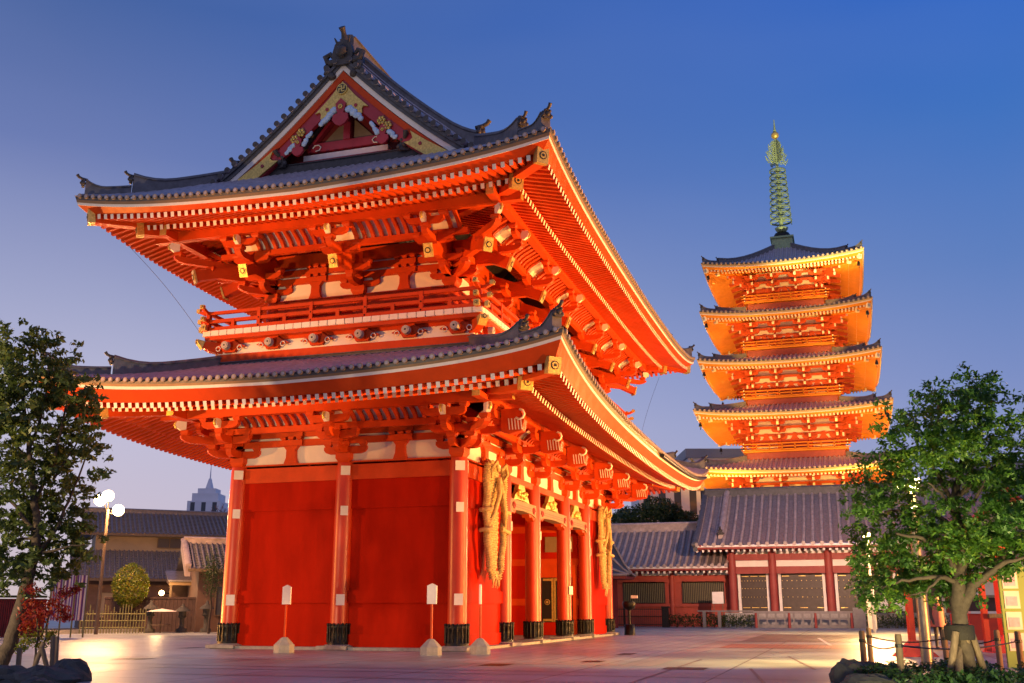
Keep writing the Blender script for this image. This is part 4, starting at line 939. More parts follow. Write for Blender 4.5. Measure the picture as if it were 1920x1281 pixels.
# ================================================================== the five-storied pagoda
PX, PY = 75.31, -7.65
pag = thing('pagoda', 'five-storied pagoda glowing orange behind the low hall, with a tall green bronze spire', 'pagoda', (PX, PY, G))
TI = [(13.98, 9.45, 4.15, 10.6), (19.44, 8.98, 3.95, 16.15), (24.47, 8.46, 3.65, 21.45), (29.42, 8.06, 3.40, 26.5), (34.47, 7.70, 3.10, 31.4)]   # eave corner z, eave half width, body half width, floor z
for k, (ze, hw, bw, zf) in enumerate(TI):
    top = k == 4
    pr = (lambda d: .27 * d + .012 * d * d) if not top else (lambda d: .30 * d + .036 * d * d)
    ov = hw - bw
    RF = Roof(PX - hw, PX + hw, PY - hw, PY + hw, ze, .62, 3.2, 0, pr, .36, ov + .2, -.20, -.02, rw=.15, rh=.17, sp=.33, db=1.5)
    dm = ov - .55 if not top else hw - .6
    for sd in 'WESN':
        t = RF.tiles(sd, dm, sp=.44, r=.12, cap='ptan', csize=.11, nd=6, ns=24); part = t.build('roof_slope', pag)
        RF.eaves(sd, 'pred', 'pwhite', 'ptan', 'pwhite').build('eave_board', part); RF.soffit(sd, 'pred').build('soffit', part)
        RF.rafters(sd, 'fly', 'pred', 'pwhite').build('flying_rafter_row', part); RF.rafters(sd, 'base', 'pred', 'pwhite').build('base_rafter_row', part)
    for c in ('WS', 'WN', 'ES', 'EN'):
        mb = MB(); RF.hip_rafters(mb, c, .34, .40, 'pwhite', m='pred'); mb.build('hip_rafter', pag)
        rb = MB(); sg = 1 if c[1] == 'S' else -1
        for da, db_, h, up in ((dm, 1.5, .45, .2), (1.45, .2, .34, .2)):
            pts = [RF.hip_pt(c, da + (db_ - da) * i / 7, RF.ztop('W', da + (db_ - da) * i / 7, da + (db_ - da) * i / 7) + .05 + up * max(0, (i / 7 - .55) / .45) ** 2) for i in range(8)]
            ridge(rb, pts, .34, h); ornament(rb, pts[-1] + V((0, 0, .12)), (-1 if c[0] == 'W' else 1, -sg), .42)
        hr_ = rb.build('hip_ridge', pag)
        bl = MB(); p = RF.hip_pt(c, .55, RF.zedge('W', .55) - .75); bl.lathe(p, [(.17, -.42), (.14, -.2), (.10, -.04), (.02, .02)], 'iron', 10); bl.cyl(p, p + V((0, 0, .4)), .015, .015, 'iron', 5); bl.cyl(p + V((0, 0, -.7)), p + V((0, 0, -.4)), .05, .01, 'iron', 5); bl.build('wind_bell', pag)
    # body: wall, columns, plates, brackets on four faces
    zt = RF.zbas('W', hw, ov) + .05
    zc = zf + (zt - zf) * .30
    mb = MB(); mb.box(PX - bw + .1, PX + bw - .1, PY - bw + .1, PY + bw - .1, zf - 1.2, zt, 'pplaster'); bd = mb.build('storey_wall', pag)
    cs = [-bw, -bw * .36, bw * .36, bw]
    for a, b in [(x, y) for x in cs for y in cs if abs(x) == bw or abs(y) == bw]:
        q = MB(); q.lathe((PX + a, PY + b, 0), [(.24, zf), (.24, zc)], 'predd', 12); q.build('column', bd)
    for n in ((-1, 0), (1, 0), (0, -1), (0, 1)):
        nv = V((n[0], n[1], 0)); al = V((-n[1], n[0], 0)); o = V((PX, PY, 0)) + nv * (bw - .1)
        q = MB()
        for z0, z1, tt in ((zf, zf + .25, .16), (zc - .32, zc, .2), (zf + (zc - zf) * .45, zf + (zc - zf) * .45 + .16, .14)):
            q.beam(o + al * -(bw + .1) + V((0, 0, (z0 + z1) / 2)), o + al * (bw + .1) + V((0, 0, (z0 + z1) / 2)), tt * 2, z1 - z0, 'predd')
        hh = (zt - zc) / 4.0
        for j in range(4):
            st = j * .62
            q.beam(o + al * -(bw + st * .9) + nv * st + V((0, 0, zc + hh * (j + .78))), o + al * (bw + st * .9) + nv * st + V((0, 0, zc + hh * (j + .78))), .2, hh * .34, 'predd')
        q.build('wall_plate', bd)
        for a in cs:
            w_ = MB(); c0 = o + al * a
            for j in range(4):
                st = j * .62; zz = zc + hh * (j + .05)
                w_.prism(boat(.72 - .03 * j, hh * .52, .2), c0 + nv * (st + .05) + V((0, 0, zz)), al, (0, 0, 1), nv, .2, 'predd')
                for t in (-.58, 0, .58): 
                    e = c0 + nv * (st + .05) + al * t; bearing(w_, (e.x, e.y, zz + hh * .5), .3, hh * .36, 'pwhite' if j == 3 else 'predd')
                if j < 3: w_.beam(c0 - nv * .1 + V((0, 0, zz + hh * .3)), c0 + nv * (st + .85) + V((0, 0, zz + hh * .3)), .2, hh * .5, 'predd', end='pwhite')
            w_.beam(c0 + V((0, 0, zc + hh * 3)), c0 + nv * 2.45 + V((0, 0, zc + hh * 2.0)), .22, .3, 'predd', end='pwhite')
            w_.build('bracket_set', bd)
            if a != cs[-1]:
                m_ = (a + cs[cs.index(a) + 1]) / 2; s_ = MB()
                s_.prism([(-.42, 0), (.42, 0), (.24, hh * .4), (.16, hh * 1.0), (-.16, hh * 1.0), (-.24, hh * .4)], o + al * m_ + nv * .08 + V((0, 0, zc + .02)), al, (0, 0, 1), nv, .16, 'predd'); s_.build('frog_leg_strut', bd)
        for j, (wd, hgt) in enumerate(((bw * .5, (zc - zf) * .5), ) if k < 4 else ()):
            pass
        dq = MB()
        c0 = o + nv * .06
        dq.prism([(-bw * .3, zf + .25), (bw * .3, zf + .25), (bw * .3, zc - .33), (-bw * .3, zc - .33)], c0, al, (0, 0, 1), nv, .08, 'dred'); dq.build('door', bd)
        for s_ in (-1, 1):
            lw = MB(); m_ = s_ * bw * .68; lw.prism([(m_ - bw * .2, zf + .4), (m_ + bw * .2, zf + .4), (m_ + bw * .2, zc - .4), (m_ - bw * .2, zc - .4)], c0, al, (0, 0, 1), nv, .06, 'predd')
            for zz in (.35, .55, .75): lw.beam(c0 + al * (m_ - bw * .19) + nv * .05 + V((0, 0, zf + (zc - zf) * zz)), c0 + al * (m_ + bw * .19) + nv * .05 + V((0, 0, zf + (zc - zf) * zz)), .05, .1, 'pwhite')
            lw.build('lattice_window', bd)
        # diagonal corner brackets
    for a, b in ((-1, -1), (-1, 1), (1, -1), (1, 1)):
        w_ = MB(); d = V((a, b, 0)).normalized(); c0 = V((PX + a * (bw - .1), PY + b * (bw - .1), 0)); hh = (zt - zc) / 4.0
        for j in range(4):
            w_.beam(c0 + V((0, 0, zc + hh * (j + .3))), c0 + d * (j * .88 + .9) + V((0, 0, zc + hh * (j + .3))), .24, hh * .55, 'predd', end='pwhite')
            e = c0 + d * (j * .88 + .7); bearing(w_, (e.x, e.y, zc + hh * (j + .6)), .32, hh * .36, 'predd')
        for zz, ll in ((2.5, 3.4), (1.6, 2.7)): w_.beam(c0 + V((0, 0, zc + hh * (zz + .8))), c0 + d * ll + V((0, 0, zc + hh * zz)), .26, .32, 'predd', end='pwhite')
        w_.build('corner_bracket', bd)
    if k > 0:                                        # balcony rail of the upper storeys
        h2 = bw + .95; q = MB()
        q.box(PX - h2, PX + h2, PY - h2, PY + h2, zf - .16, zf - .02, 'pred'); fl = q.build('balcony_floor', bd)
        q = MB(); q.box(PX - h2 + .35, PX + h2 - .35, PY - h2 + .35, PY + h2 - .35, zf - 1.0, zf - .17, 'crimw'); q.build('balcony_base', bd)
        for n in ((-1, 0), (1, 0), (0, -1), (0, 1)):
            nv = V((n[0], n[1], 0)); al = V((-n[1], n[0], 0)); o = V((PX, PY, zf)) + nv * (h2 - .1); r = MB()
            for z, ex in ((.08, .15), (.36, .22), (.66, .32)): r.beam(o - al * (h2 + ex) + V((0, 0, z)), o + al * (h2 + ex) + V((0, 0, z)), .1, .1, 'pred', end='pwhite', end2='pwhite')
            m_ = int(2 * h2 / 1.1)
            for i in range(m_ + 1): c0 = o + al * (-h2 + .1 + (2 * h2 - .2) * i / m_); r.beam(c0, c0 + V((0, 0, .66)), .1, .1, 'pred', up=nv)
            r.build('balcony_railing', bd)
# bronze spire
AX = V((PX, PY, 0)); zb = 38.35
sp_ = MB(); sp_.box(PX - 1.05, PX + 1.05, PY - 1.05, PY + 1.05, zb - .6, zb + .62, 'copper'); sp_.box(PX - 1.2, PX + 1.2, PY - 1.2, PY + 1.2, zb + .621, zb + .82, 'copper'); spr = sp_.build('spire_base', pag)
q = MB(); q.lathe(AX, [(.95, zb + .82), (.92, zb + 1.1), (.72, zb + 1.45), (.40, zb + 1.62)], 'iron', 20); q.lathe(AX, [(.40, zb + 1.62), (.62, zb + 1.85), (.70, zb + 2.05), (.36, zb + 2.12)], 'copper', 20); q.build('bowl', spr)
q = MB(); q.lathe(AX, [(.22, zb + 2.1), (.17, zb + 9), (.10, 51.0), (.05, 53.0)], 'copper', 12); q.build('shaft', spr)
for i in range(9):
    z = zb + 2.75 + i * .72; r = 1.15 - .035 * i; q = MB()
    q.lathe(AX, [(r, z), (r, z + .19), (r - .05, z + .19), (r - .05, z), (r, z)], 'copper', 24, True, False); q.lathe(AX, [(.26, z), (.26, z + .2)], 'copper', 12)
    for t in range(8): a = t * math.pi / 4; q.beam(AX + V((.2 * math.cos(a), .2 * math.sin(a), z + .15)), AX + V(((r - .03) * math.cos(a), (r - .03) * math.sin(a), z + .10)), .05, .09, 'copper')
    for t in range(4): a = t * math.pi / 2 + .4; q.cyl(AX + V((r * math.cos(a), r * math.sin(a), z - .22)), AX + V((r * math.cos(a), r * math.sin(a), z)), .05, .03, 'copper', 6)
    q.build('spire_ring', spr)
for t in range(4):                                   # openwork flame vanes
    a = t * math.pi / 2 + .6; d = V((math.cos(a), math.sin(a), 0)); q = MB(); rnd = random.Random(t)
    for i in range(13):
        z = zb + 9.55 + i * .20; wmax = 1.2 * (1 - (i / 13.5) ** 2.2) * (.75 + .25 * math.sin(i * .9) ** 2)
        pts = [AX + d * (.14 + wmax * j / 5) + V((0, 0, z + .10 * math.sin(j * 2.2 + i))) for j in range(6)]
        q.tube(pts, .05, 'copper', 5)
        for j in range(1, 6, 2): q.tube([pts[j], pts[j] + V((0, 0, .2)) + d * .06], .045, 'copper', 5)
    q.build('flame_vane', spr)
q = MB(); q.sphere(AX + V((0, 0, 51.15)), .42, 'gold', 14, 10); q.lathe(AX, [(.10, 51.5), (.2, 51.62), (.14, 51.8), (.03, 53.0)], 'copper', 10); q.build('jewel_finial', spr)

# ================================================================== temple hall under the pagoda, and the gallery beside it
def yat(u, X, v=1100): return on(u, v, 0, X).y
def zat(u, v, X): return on(u, v, 0, X).z
HX = 47.6
hall = thing('temple_hall', 'long low red temple hall with a ribbed grey tile roof in front of the pagoda', 'temple hall', (HX, -8, G))
zfl = zat(1450, 1149, HX); ztp = zat(1450, 1036, HX)
hy0, hy1 = -21.0, yat(1366, HX)
mb = MB(); mb.box(HX - .6, 60, hy0, hy1 + .3, G, zfl, 'stone'); mb.build('terrace', hall)
mb = MB(); mb.box(HX + 1.4, HX + 1.55, hy0, hy1, zfl, ztp + .3, 'dred'); hw_ = mb.build('front_wall', hall)
mb = MB(); mb.box(HX + 1.55, 58, hy0, hy1 - .2, zfl, ztp + .2, 'redw'); mb.build('hall_body', hall)
pys = [yat(u, HX, 1090) for u in (1374, 1450, 1556)]
stp = pys[1] - pys[2]; pys += [pys[2] - stp * i for i in (1, 2)]
for y in pys:
    q = MB(); q.lathe((HX, y, 0), [(.30, zfl), (.29, ztp)], 'crimw', 14); c = q.build('pillar', hall)
    b = MB(); bearing(b, (HX, y, ztp), .6, .2, 'crimw'); b.prism(boat(.85, .2, .25), (HX, y, ztp + .18), (0, 1, 0), (0, 0, 1), (1, 0, 0), .2, 'crimw')
    for t in (-.65, 0, .65): bearing(b, (HX, y + t, ztp + .36), .26, .14, 'crimw')
    b.build('bracket', c)
mb = MB(); mb.box(HX - .12, HX + .12, hy0, hy1, ztp - .55, ztp - .1, 'crimw'); mb.box(HX - .1, HX + .1, hy0, hy1, ztp - 1.5, ztp - 1.0, 'crimw'); mb.build('tie_beam', hall)
mb = MB(); mb.box(HX + .02, HX + .08, hy0, hy1, ztp - 1.0, ztp - .55, 'plaster'); mb.box(HX + .02, HX + .08, hy0, hy1, ztp - .1, ztp + .45, 'plaster'); mb.build('plaster_frieze', hall)
for a, b in zip(pys[:-1], pys[1:]):
    m_ = (a + b) / 2
    q = MB(); q.prism([(-.65, 0), (-.4, .08), (-.2, .42), (.2, .42), (.4, .08), (.65, 0), (.45, 0), (0, .3), (-.45, 0)], (HX - .04, m_, ztp - .1), (0, 1, 0), (0, 0, 1), (1, 0, 0), .12, 'crimw'); q.build('frog_leg_strut', hall)
    d = MB(); d.box(HX + .5, HX + .62, b + .4, a - .4, zfl, ztp - 1.5, 'doorw')
    g_ = d
    for z in (.40, .62, .82): 
        for j in range(9): y = b + .6 + (a - b - 1.2) * j / 8; g_.cyl((HX + .49, y, zfl + (ztp - 1.5 - zfl) * z), (HX + .46, y, zfl + (ztp - 1.5 - zfl) * z), .034, .02, 'gold', 6)
    for z in (.12, .93): 
        for y0 in (b + .5, (a + b) / 2 - .3, a - 1.1): g_.box(HX + .46, HX + .5, y0, y0 + .5, zfl + (ztp - 1.5 - zfl) * z, zfl + (ztp - 1.5 - zfl) * z + .05, 'gold')
    d.build('door', hall)
    for y in (a - .42, b + .42): q = MB(); q.box(HX + .3, HX + .45, y - .1, y + .1, zfl, ztp - 1.5, 'white'); q.build('white_door_jamb', hall)
def rib_roof(root, X0, X1, y0, y1, z0, z1, name, sp=.52, curve=.25, m='tilew', cap='tilew', th=.22, white=True):
    """plain sloping roof facing -x, round cover tiles running up the slope"""
    mb = MB(); n = 8
    zz = lambda t: z0 + (z1 - z0) * (t - curve * t * (1 - t))
    P = lambda t, y: V((X0 + (X1 - X0) * t, y, zz(t)))
    mb.grid([[P(i / n, y0), P(i / n, y1)] for i in range(n + 1)], 'tileh', True)
    k = int((y1 - y0) / sp); sec = [(.13 * math.cos(a), .13 * math.sin(a)) for a in (0, .8, 1.57, 2.35, math.pi)]
    for j in range(k + 1):
        y = y0 + .1 + (y1 - y0 - .2) * j / k
        mb.sweep([P(i / n, y) for i in range(n + 1)], sec, m, cap=False, smooth=True)
        mb.cyl((X0 - .05, y, z0 + .02), (X0 + .05, y, z0 + .02), .15, .15, cap, 8)
    s = mb.build(name, root)
    e = MB(); e.box(X0 + .02, X0 + .12, y0, y1, z0 - .16, z0 - .03, 'white' if white else 'wood'); e.box(X0 + .1, X1, y0, y1, z0 - .30, z0 - .17, 'crimw' if white else 'wood'); e.build('eave_board', s)
    if white:
        r = MB(); k = int((y1 - y0) / .42)
        for j in range(k + 1):
            y = y0 + .1 + (y1 - y0 - .2) * j / k; r.beam((X0 + 1.8, y, z0 - .26), (X0 + .25, y, z0 - .42), .15, .15, 'crimw', end='white')
        r.build('rafter_row', s)
    return s
ex = HX - 1.7; ez = zat(1450, 1020, ex); rx = HX + 5.6; rz = zat(1450, 926, rx)
ry1 = yat(1303, ex, 1018)
rib_roof(hall, ex, rx, -22, ry1, ez, rz, 'tiled_roof', .62)
mb = MB(); pts = [V((rx + .1, -22 + (ry1 + 22) * i / 12, rz + .05)) for i in range(13)]; ridge(mb, pts, .6, .52, 'tiled'); ornament(mb, (rx + .1, ry1 + .05, rz + .1), (0, 1), .7); mb.build('main_ridge', hall)
mb = MB(); yd = ry1 - 1.75
zz = lambda t: ez + (rz - ez) * (t - .25 * t * (1 - t))
pts = [V((rx + (ex - rx) * t, yd, zz(1 - t) + .12)) for t in [i / 10 * .85 for i in range(11)]]; ridge(mb, pts, .36, .42, 'tilew'); ornament(mb, pts[-1] + V((0, 0, .2)), (-1, 0), .6); mb.build('descending_ridge', hall)
mb = MB(); pts = [V((rx + (ex - rx) * t, ry1, zz(1 - t) + .02)) for t in [i / 10 for i in range(11)]]; ridge(mb, pts, .3, .22, 'tiled')
for i in range(11): mb.cyl((pts[i].x, ry1 - .02, pts[i].z + .02), (pts[i].x, ry1 + .24, pts[i].z + .02), .16, .16, 'tiled', 8)
mb.prism([(ex, ez - .1)] + [(p.x, p.z - .03) for p in reversed(pts)] + [(rx, ez - .1)], (0, ry1 - .35, 0), (1, 0, 0), (0, 0, 1), (0, 1, 0), .15, 'crimw'); mb.build('roof_verge', hall)
# gallery wing
WX = 48.4
wing = thing('gallery_wing', 'lower red gallery with two slatted windows joined to the left end of the hall', 'gallery', (WX, 1, G))
wy0, wy1 = hy1 + .05, 14.0
wzt = zat(1260, 1066, WX)
mb = MB(); mb.box(WX, WX + 4, wy0, wy1, G, wzt, 'redg'); wb = mb.build('wall', wing)
mb = MB()
for v0, v1, t in ((1086, 1093, .12), (1131, 1138, .12), (1150, 1156, .1)): mb.box(WX - t, WX, wy0, wy1, zat(1260, v1, WX), zat(1260, v0, WX), 'redg')
mb.build('rail_beam', wb)
mb = MB(); mb.box(WX - .04, WX, wy0, wy1, zat(1260, 1079, WX), zat(1260, 1066, WX), 'plaster'); mb.build('plaster_frieze', wb)
for u in (1200, 1260, 1322):
    y = yat(u, WX, 1075); q = MB(); q.box(WX - .09, WX, y - .14, y + .14, zat(1260, 1080, WX), wzt, 'crimw')
    if u == 1260: q.prism(boat(.95, .4, .3), (WX - .1, y, zat(1260, 1073, WX)), (0, 1, 0), (0, 0, 1), (1, 0, 0), .2, 'crimw'); q.box(WX - .16, WX - .09, y - .12, y + .12, zat(1260, 1074, WX), zat(1260, 1071, WX), 'white')
    q.build('frieze_strut', wb)
y = yat(1260, WX); q = MB(); q.lathe((WX - .02, y, 0), [(.2, G), (.2, zat(1260, 1080, WX))], 'redg', 10); q.build('pillar', wing)
for u0, u1 in ((1170, 1245), (1281, 1356)):
    a, b = yat(u1, WX), yat(u0, WX); z0, z1 = zat(1260, 1130, WX), zat(1260, 1093, WX)
    q = MB(); q.box(WX - .03, WX + .02, a, b, z0, z1, 'black'); wn = q.build('window', wb)
    f = MB()
    for (ya, yb, za, zb_) in ((a, b, z0 - .08, z0), (a, b, z1, z1 + .08), (a - .08, a, z0 - .08, z1 + .08), (b, b + .08, z0 - .08, z1 + .08)): f.box(WX - .12, WX - .02, ya, yb, za, zb_, 'doorw')
    f.build('frame', wn); s = MB(); k = 22
    for i in range(k): yy = a + (b - a) * (i + .5) / k; s.box(WX - .09, WX - .04, yy - .028, yy + .028, z0, z1, 'slat')
    s.build('slat_row', wn)
wex = WX - 1.5; wez = zat(1260, 1062, wex); wrx = WX + 3.2; wrz = zat(1230, 993, wrx)
rib_roof(wing, wex, wrx, yat(1364, wex, 1060), wy1, wez, wrz, 'tiled_roof', .50)
mb = MB(); pts = [V((wrx, -1.6 + (wy1 + 1.6) * i / 10, wrz)) for i in range(11)]; ridge(mb, pts, .5, .55, 'tilew'); mb.build('ridge', wing)
# little porch roof peeping out from behind the gate
pc = thing('porch_roof_gate', 'small dark-roofed porch half hidden behind the far end of the red gate', 'porch', (41, 6.2, G))
py_, px_ = yat(1184, 41, 1080), 41
zpe = zat(1184, 1080, 41); zpr = zat(1140, 1008, 41)
rnd_ = [(px_ - 1.6, zpe), (px_ - 1.0, zpe + .55), (px_ - .4, zpe + 1.4), (px_, zpr), (px_ + .4, zpe + 1.4), (px_ + 1.0, zpe + .55), (px_ + 1.6, zpe)]
q = MB(); prv = None
rows = []
for yy, sc2 in ((py_, .05), (py_ + .5, .30), (py_ + 1.1, .75), (py_ + 1.6, 1.0), (py_ + 5, 1.0)): rows.append([V((x, yy, zpe + (z - zpe) * sc2)) for x, z in rnd_])
q.grid(rows, 'tiled', True)
for i in range(7): q.tube([r[i] + V((0, 0, .04)) for r in rows], .09, 'tilew', 6)
rf_ = q.build('tiled_roof', pc); q = MB(); q.box(px_ - 1.5, px_ + 1.5, py_ + .1, py_ + 5, zpe - .22, zpe - .04, 'crimw'); q.build('eave_board', pc)
q = MB(); q.box(px_ - .9, px_ + .9, py_ + 1.2, py_ + 5, G, zpe - .2, 'dred'); q.build('wall', pc)

# ---- fences, hedges and signs in front of the hall
FX = 45.2
def fence_iron(y0, y1):
    t = thing('iron_fence', 'dark iron railing between the red gate and the dark gatepost', 'fence', (FX, (y0 + y1) / 2, G)); n = int((y1 - y0) / .14)
    b = MB()
    for z in (.18, .75, 1.25): b.beam((FX, y0, G + z), (FX, y1, G + z), .05, .05, 'black')
    for i in range(n + 1): y = y0 + (y1 - y0) * i / n; b.beam((FX, y, G), (FX, y, G + 1.32), .022, .022, 'black', up=V((1, 0, 0)))
    b.build('bar_panel', t)
    for y in (y0, (y0 + y1) / 2, y1): q = MB(); q.beam((FX, y, G), (FX, y, G + 1.4), .09, .09, 'black', up=V((1, 0, 0))); q.build('post', t)
fence_iron(yat(1240, FX), yat(1150, FX) + 2)
mb = MB(); y = yat(1246, FX); mb.box(FX - .2, FX + .2, y - .22, y + .22, G, G + 1.35, 'black'); mb.box(FX - .25, FX + .25, y - .27, y + .27, G + 1.351, G + 1.45, 'black'); tag(mb.build('gatepost'), 'dark square gatepost between the iron railing and the hedge', 'gatepost')
def leafblob(mb, c, r, n, size, mats, rnd, sc_=(1, 1, 1), shell=.55, up=.3):
    c = V(c)
    for _ in range(n):
        while True:
            d = V((rnd.uniform(-1, 1), rnd.uniform(-1, 1), rnd.uniform(-1, 1)))
            if .01 < d.length <= 1: break
        d = d.normalized() * (shell + (1 - shell) * rnd.random()) if rnd.random() < .8 else d
        p = c + V((d.x * r * sc_[0], d.y * r * sc_[1], d.z * r * sc_[2]))
        a = V((rnd.gauss(0, 1), rnd.gauss(0, 1), rnd.gauss(0, 1))).normalized(); nrm = (d.normalized() * .6 + V((0, 0, up)) + V((rnd.gauss(0, .6), rnd.gauss(0, .6), rnd.gauss(0, .6)))).normalized()
        a = (a - nrm * a.dot(nrm)).normalized(); b = nrm.cross(a); s = size * rnd.uniform(.6, 1.3)
        mb.add([p - a * s, p - a * .1 * s + b * s * .42, p + a * s, p - a * .1 * s - b * s * .42], ((0, 1, 2, 3),), rnd.choice(mats))
def hedge(y0, y1, h, label, X=None, d=.9, mats=('leafh', 'leafh', 'leafd')):
    X = X or FX; rnd = random.Random(int(y0 * 7)); mb = MB(); n = int(abs(y1 - y0) / .5)
    for i in range(n + 1):
        y = y0 + (y1 - y0) * i / max(n, 1); leafblob(mb, (X + .2, y, G + h * .5), .5, 260, .07, mats, rnd, (1, 1, h))
    t = thing('hedge', label, 'hedge', (X, (y0 + y1) / 2, G)); mb.build('foliage', t)
    s = MB()
    for i in range(n + 1): y = y0 + (y1 - y0) * i / max(n, 1); s.cyl((X + .2, y, G), (X + .2, y, G + h * .5), .03, .02, 'bark', 5)
    s.build('stem_row', t)
hedge(yat(1312, FX), yat(1252, FX), 1.0, 'clipped low hedge right of the dark gatepost')
hedge(yat(1404, FX), yat(1322, FX), .95, 'clipped low hedge behind the white rail')
hedge(yat(1770, FX), yat(1610, FX), .95, 'long low hedge in front of the hall, behind the metal pole')
t = thing('white_rail', 'low white rail on two posts in front of the hedge', 'rail', (FX - .5, yat(1360, FX), G)); a, b = yat(1412, FX), yat(1308, FX)
q = MB(); q.beam((FX - .6, a, G + 1.12), (FX - .6, b, G + 1.12), .08, .09, 'stonel'); q.build('rail', t)
for u in (1320, 1348): q = MB(); y = yat(u, FX); q.box(FX - .66, FX - .54, y - .11, y + .11, G, G + 1.1, 'stonel'); q.build('post', t)
t = thing('stone_fence', 'low pale stone balustrade with small red posts in front of the hall doors', 'balustrade', (FX, yat(1500, FX), G)); a, b = yat(1612, FX), yat(1410, FX)
q = MB(); q.box(FX - .1, FX + .1, a, b, G, G + .22, 'stonel'); q.box(FX - .12, FX + .12, a, b, G + .95, G + 1.12, 'stonel'); q.box(FX - .05, FX + .05, a, b, G + .55, G + .68, 'stonel'); q.build('stone_rail', t)
for i in range(12): q = MB(); y = a + (b - a) * (i + .5) / 12; q.box(FX - .08, FX + .08, y - .07, y + .07, G + .2, G + .96, 'stonel'); q.build('baluster', t)
for u in (1414, 1476, 1525, 1592): q = MB(); y = yat(u, FX - .4); q.cyl((FX - .4, y, G), (FX - .4, y, G + 1.0), .10, .08, 'crimw', 8); q.build('red_post', t)
q = MB(); y = yat(1604, FX); q.box(FX - .35, FX + .1, y - .5, y + .3, G, G + 1.35, 'stonel'); q.build('end_pier', t)
def board(name, label, u0, u1, v0, v1, X, m='white', leg=True, cat='sign', feet=True):
    ya, yb = yat(u1, X, v1), yat(u0, X, v1); z0, z1 = zat((u0 + u1) / 2, v1, X), zat((u0 + u1) / 2, v0, X)
    t = thing(name, label, cat, (X, (ya + yb) / 2, G)); q = MB(); q.box(X - .04, X + .02, ya, yb, z0, z1, m); q.build('panel', t)
    f = MB(); f.box(X + .021, X + .06, ya - .03, yb + .03, z0 - .03, z1 + .03, 'wood'); f.build('backing', t)
    if leg:
        for y in (ya + .08, yb - .08): q = MB(); q.beam((X + .09, y, G), (X + .09, y, z1), .05, .06, 'wood', up=V((1, 0, 0))); q.build('leg', t)
board('notice_board', 'square white notice panel standing before the right slatted window', 1336, 1357, 1110, 1132, FX + .4)
board('tall_signboard', 'tall narrow white signboard on short legs beside the lamp post', 1629, 1645, 1092, 1180, 31.5)
board('notice_board', 'wide cream notice panel behind the hanging branches, left of its pair', 1640, 1666, 1124, 1143, FX + .6, 'plaster')
board('notice_board', 'small cream notice panel just left of the metal pole', 1679, 1698, 1122, 1146, FX + .6, 'plaster')
# dark basket stand in front of the gallery
p = gnd(1181, 1191); t = thing('basket_stand', 'dark stand with a broad basket top near the far end of the gate', 'stand', p)
q = MB(); q.lathe(p, [(.28, 0), (.26, .5), (.10, .52)], 'iron', 12); q.build('foot', t); q = MB(); q.lathe(p, [(.06, .5), (.06, 1.35)], 'iron', 10); q.build('post', t)
q = MB(); q.lathe(p, [(.12, 1.2), (.28, 1.3), (.34, 1.5), (.30, 1.62)], 'iron', 14); q.build('basket', t); q = MB(); q.box(p.x - .04, p.x + .04, p.y - .45, p.y - .12, 1.86, 2.0, 'white'); q.beam((p.x, p.y - .3, 1.7), (p.x, p.y - .3, 1.9), .03, .03, 'iron', up=V((1, 0, 0))); q.build('tag_plate', t)

# ================================================================== background buildings and trees
def block(name, label, cat, c, ax, w_, d_, z0, z1, mw, mwin, cols, rows, win=(.55, .6), roof=None):
    """plain city building; c = left front corner on the ground, ax = direction of its front"""
    c = V((c.x, c.y, 0)); ax = V((ax.x, ax.y, 0)).normalized(); bk = V((-ax.y, ax.x, 0)); Z = V((0, 0, 1))
    if bk.dot(c - CAM) < 0: bk = -bk
    t = thing(name, label, cat, (c.x, c.y, G)); q = MB()
    P = lambda a, b, z: c + ax * a + bk * b + Z * z
    q.hexa([P(0, 0, z0), P(w_, 0, z0), P(w_, d_, z0), P(0, d_, z0), P(0, 0, z1), P(w_, 0, z1), P(w_, d_, z1), P(0, d_, z1)], mw); wl = q.build('wall', t)
    for i in range(cols):
        for j in range(rows):
            a = w_ * (i + .5) / cols; z = z0 + (z1 - z0) * (j + .5) / rows; hw, hh = w_ / cols * win[0] / 2, (z1 - z0) / rows * win[1] / 2
            q = MB(); q.hexa([P(a - hw, -.02, z - hh), P(a + hw, -.02, z - hh), P(a + hw, .1, z - hh), P(a - hw, .1, z - hh), P(a - hw, -.02, z + hh), P(a + hw, -.02, z + hh), P(a + hw, .1, z + hh), P(a - hw, .1, z + hh)], mwin); q.build('window', wl)
    if roof:
        q = MB(); q.hexa([P(-.3, -.3, z1), P(w_ + .3, -.3, z1), P(w_ + .3, d_, z1), P(-.3, d_, z1), P(-.3, -.3, z1 + roof), P(w_ + .3, -.3, z1 + roof), P(w_ + .3, d_, z1 + roof), P(-.3, d_, z1 + roof)], 'concd'); q.build('parapet', t)
    return t, P
a = far(1302, 1143, 132); z1 = far(1284, 859, 132).z
block('office_building', 'pale city building with a grey top storey, rising behind the hall beside the pagoda', 'office building', a, RT, 12.5, 10, G, z1, 'concl', 'glassd', 5, 6, (.55, .55), far(1284, 842, 132).z - z1)
a = far(1205, 1143, 118); z1 = far(1250, 905, 118).z
block('office_building', 'pale building with tall dark windows, seen under the gate eaves behind the round tree', 'office building', a, RT, 7.0, 8, G, z1, 'concl', 'glassd', 4, 4, (.45, .86))
a = far(1840, 1143, 120); z1 = far(1880, 862, 120).z
block('office_building', 'bluish grey block behind the pruned tree at the right edge', 'office building', a, RT, 16, 8, G, z1, 'concd', 'glassd', 6, 7, (.7, .4))
a = far(335, 1143, 400); z1 = far(380, 940, 400).z
tw, P = block('tower', 'distant pale tower with a stepped crown and a needle spire', 'tower', a, RT, 12.2, 12, G, z1, 'conclb', 'glassd', 3, 8, (.4, .8))
q = MB(); zc_ = far(380, 925, 400).z
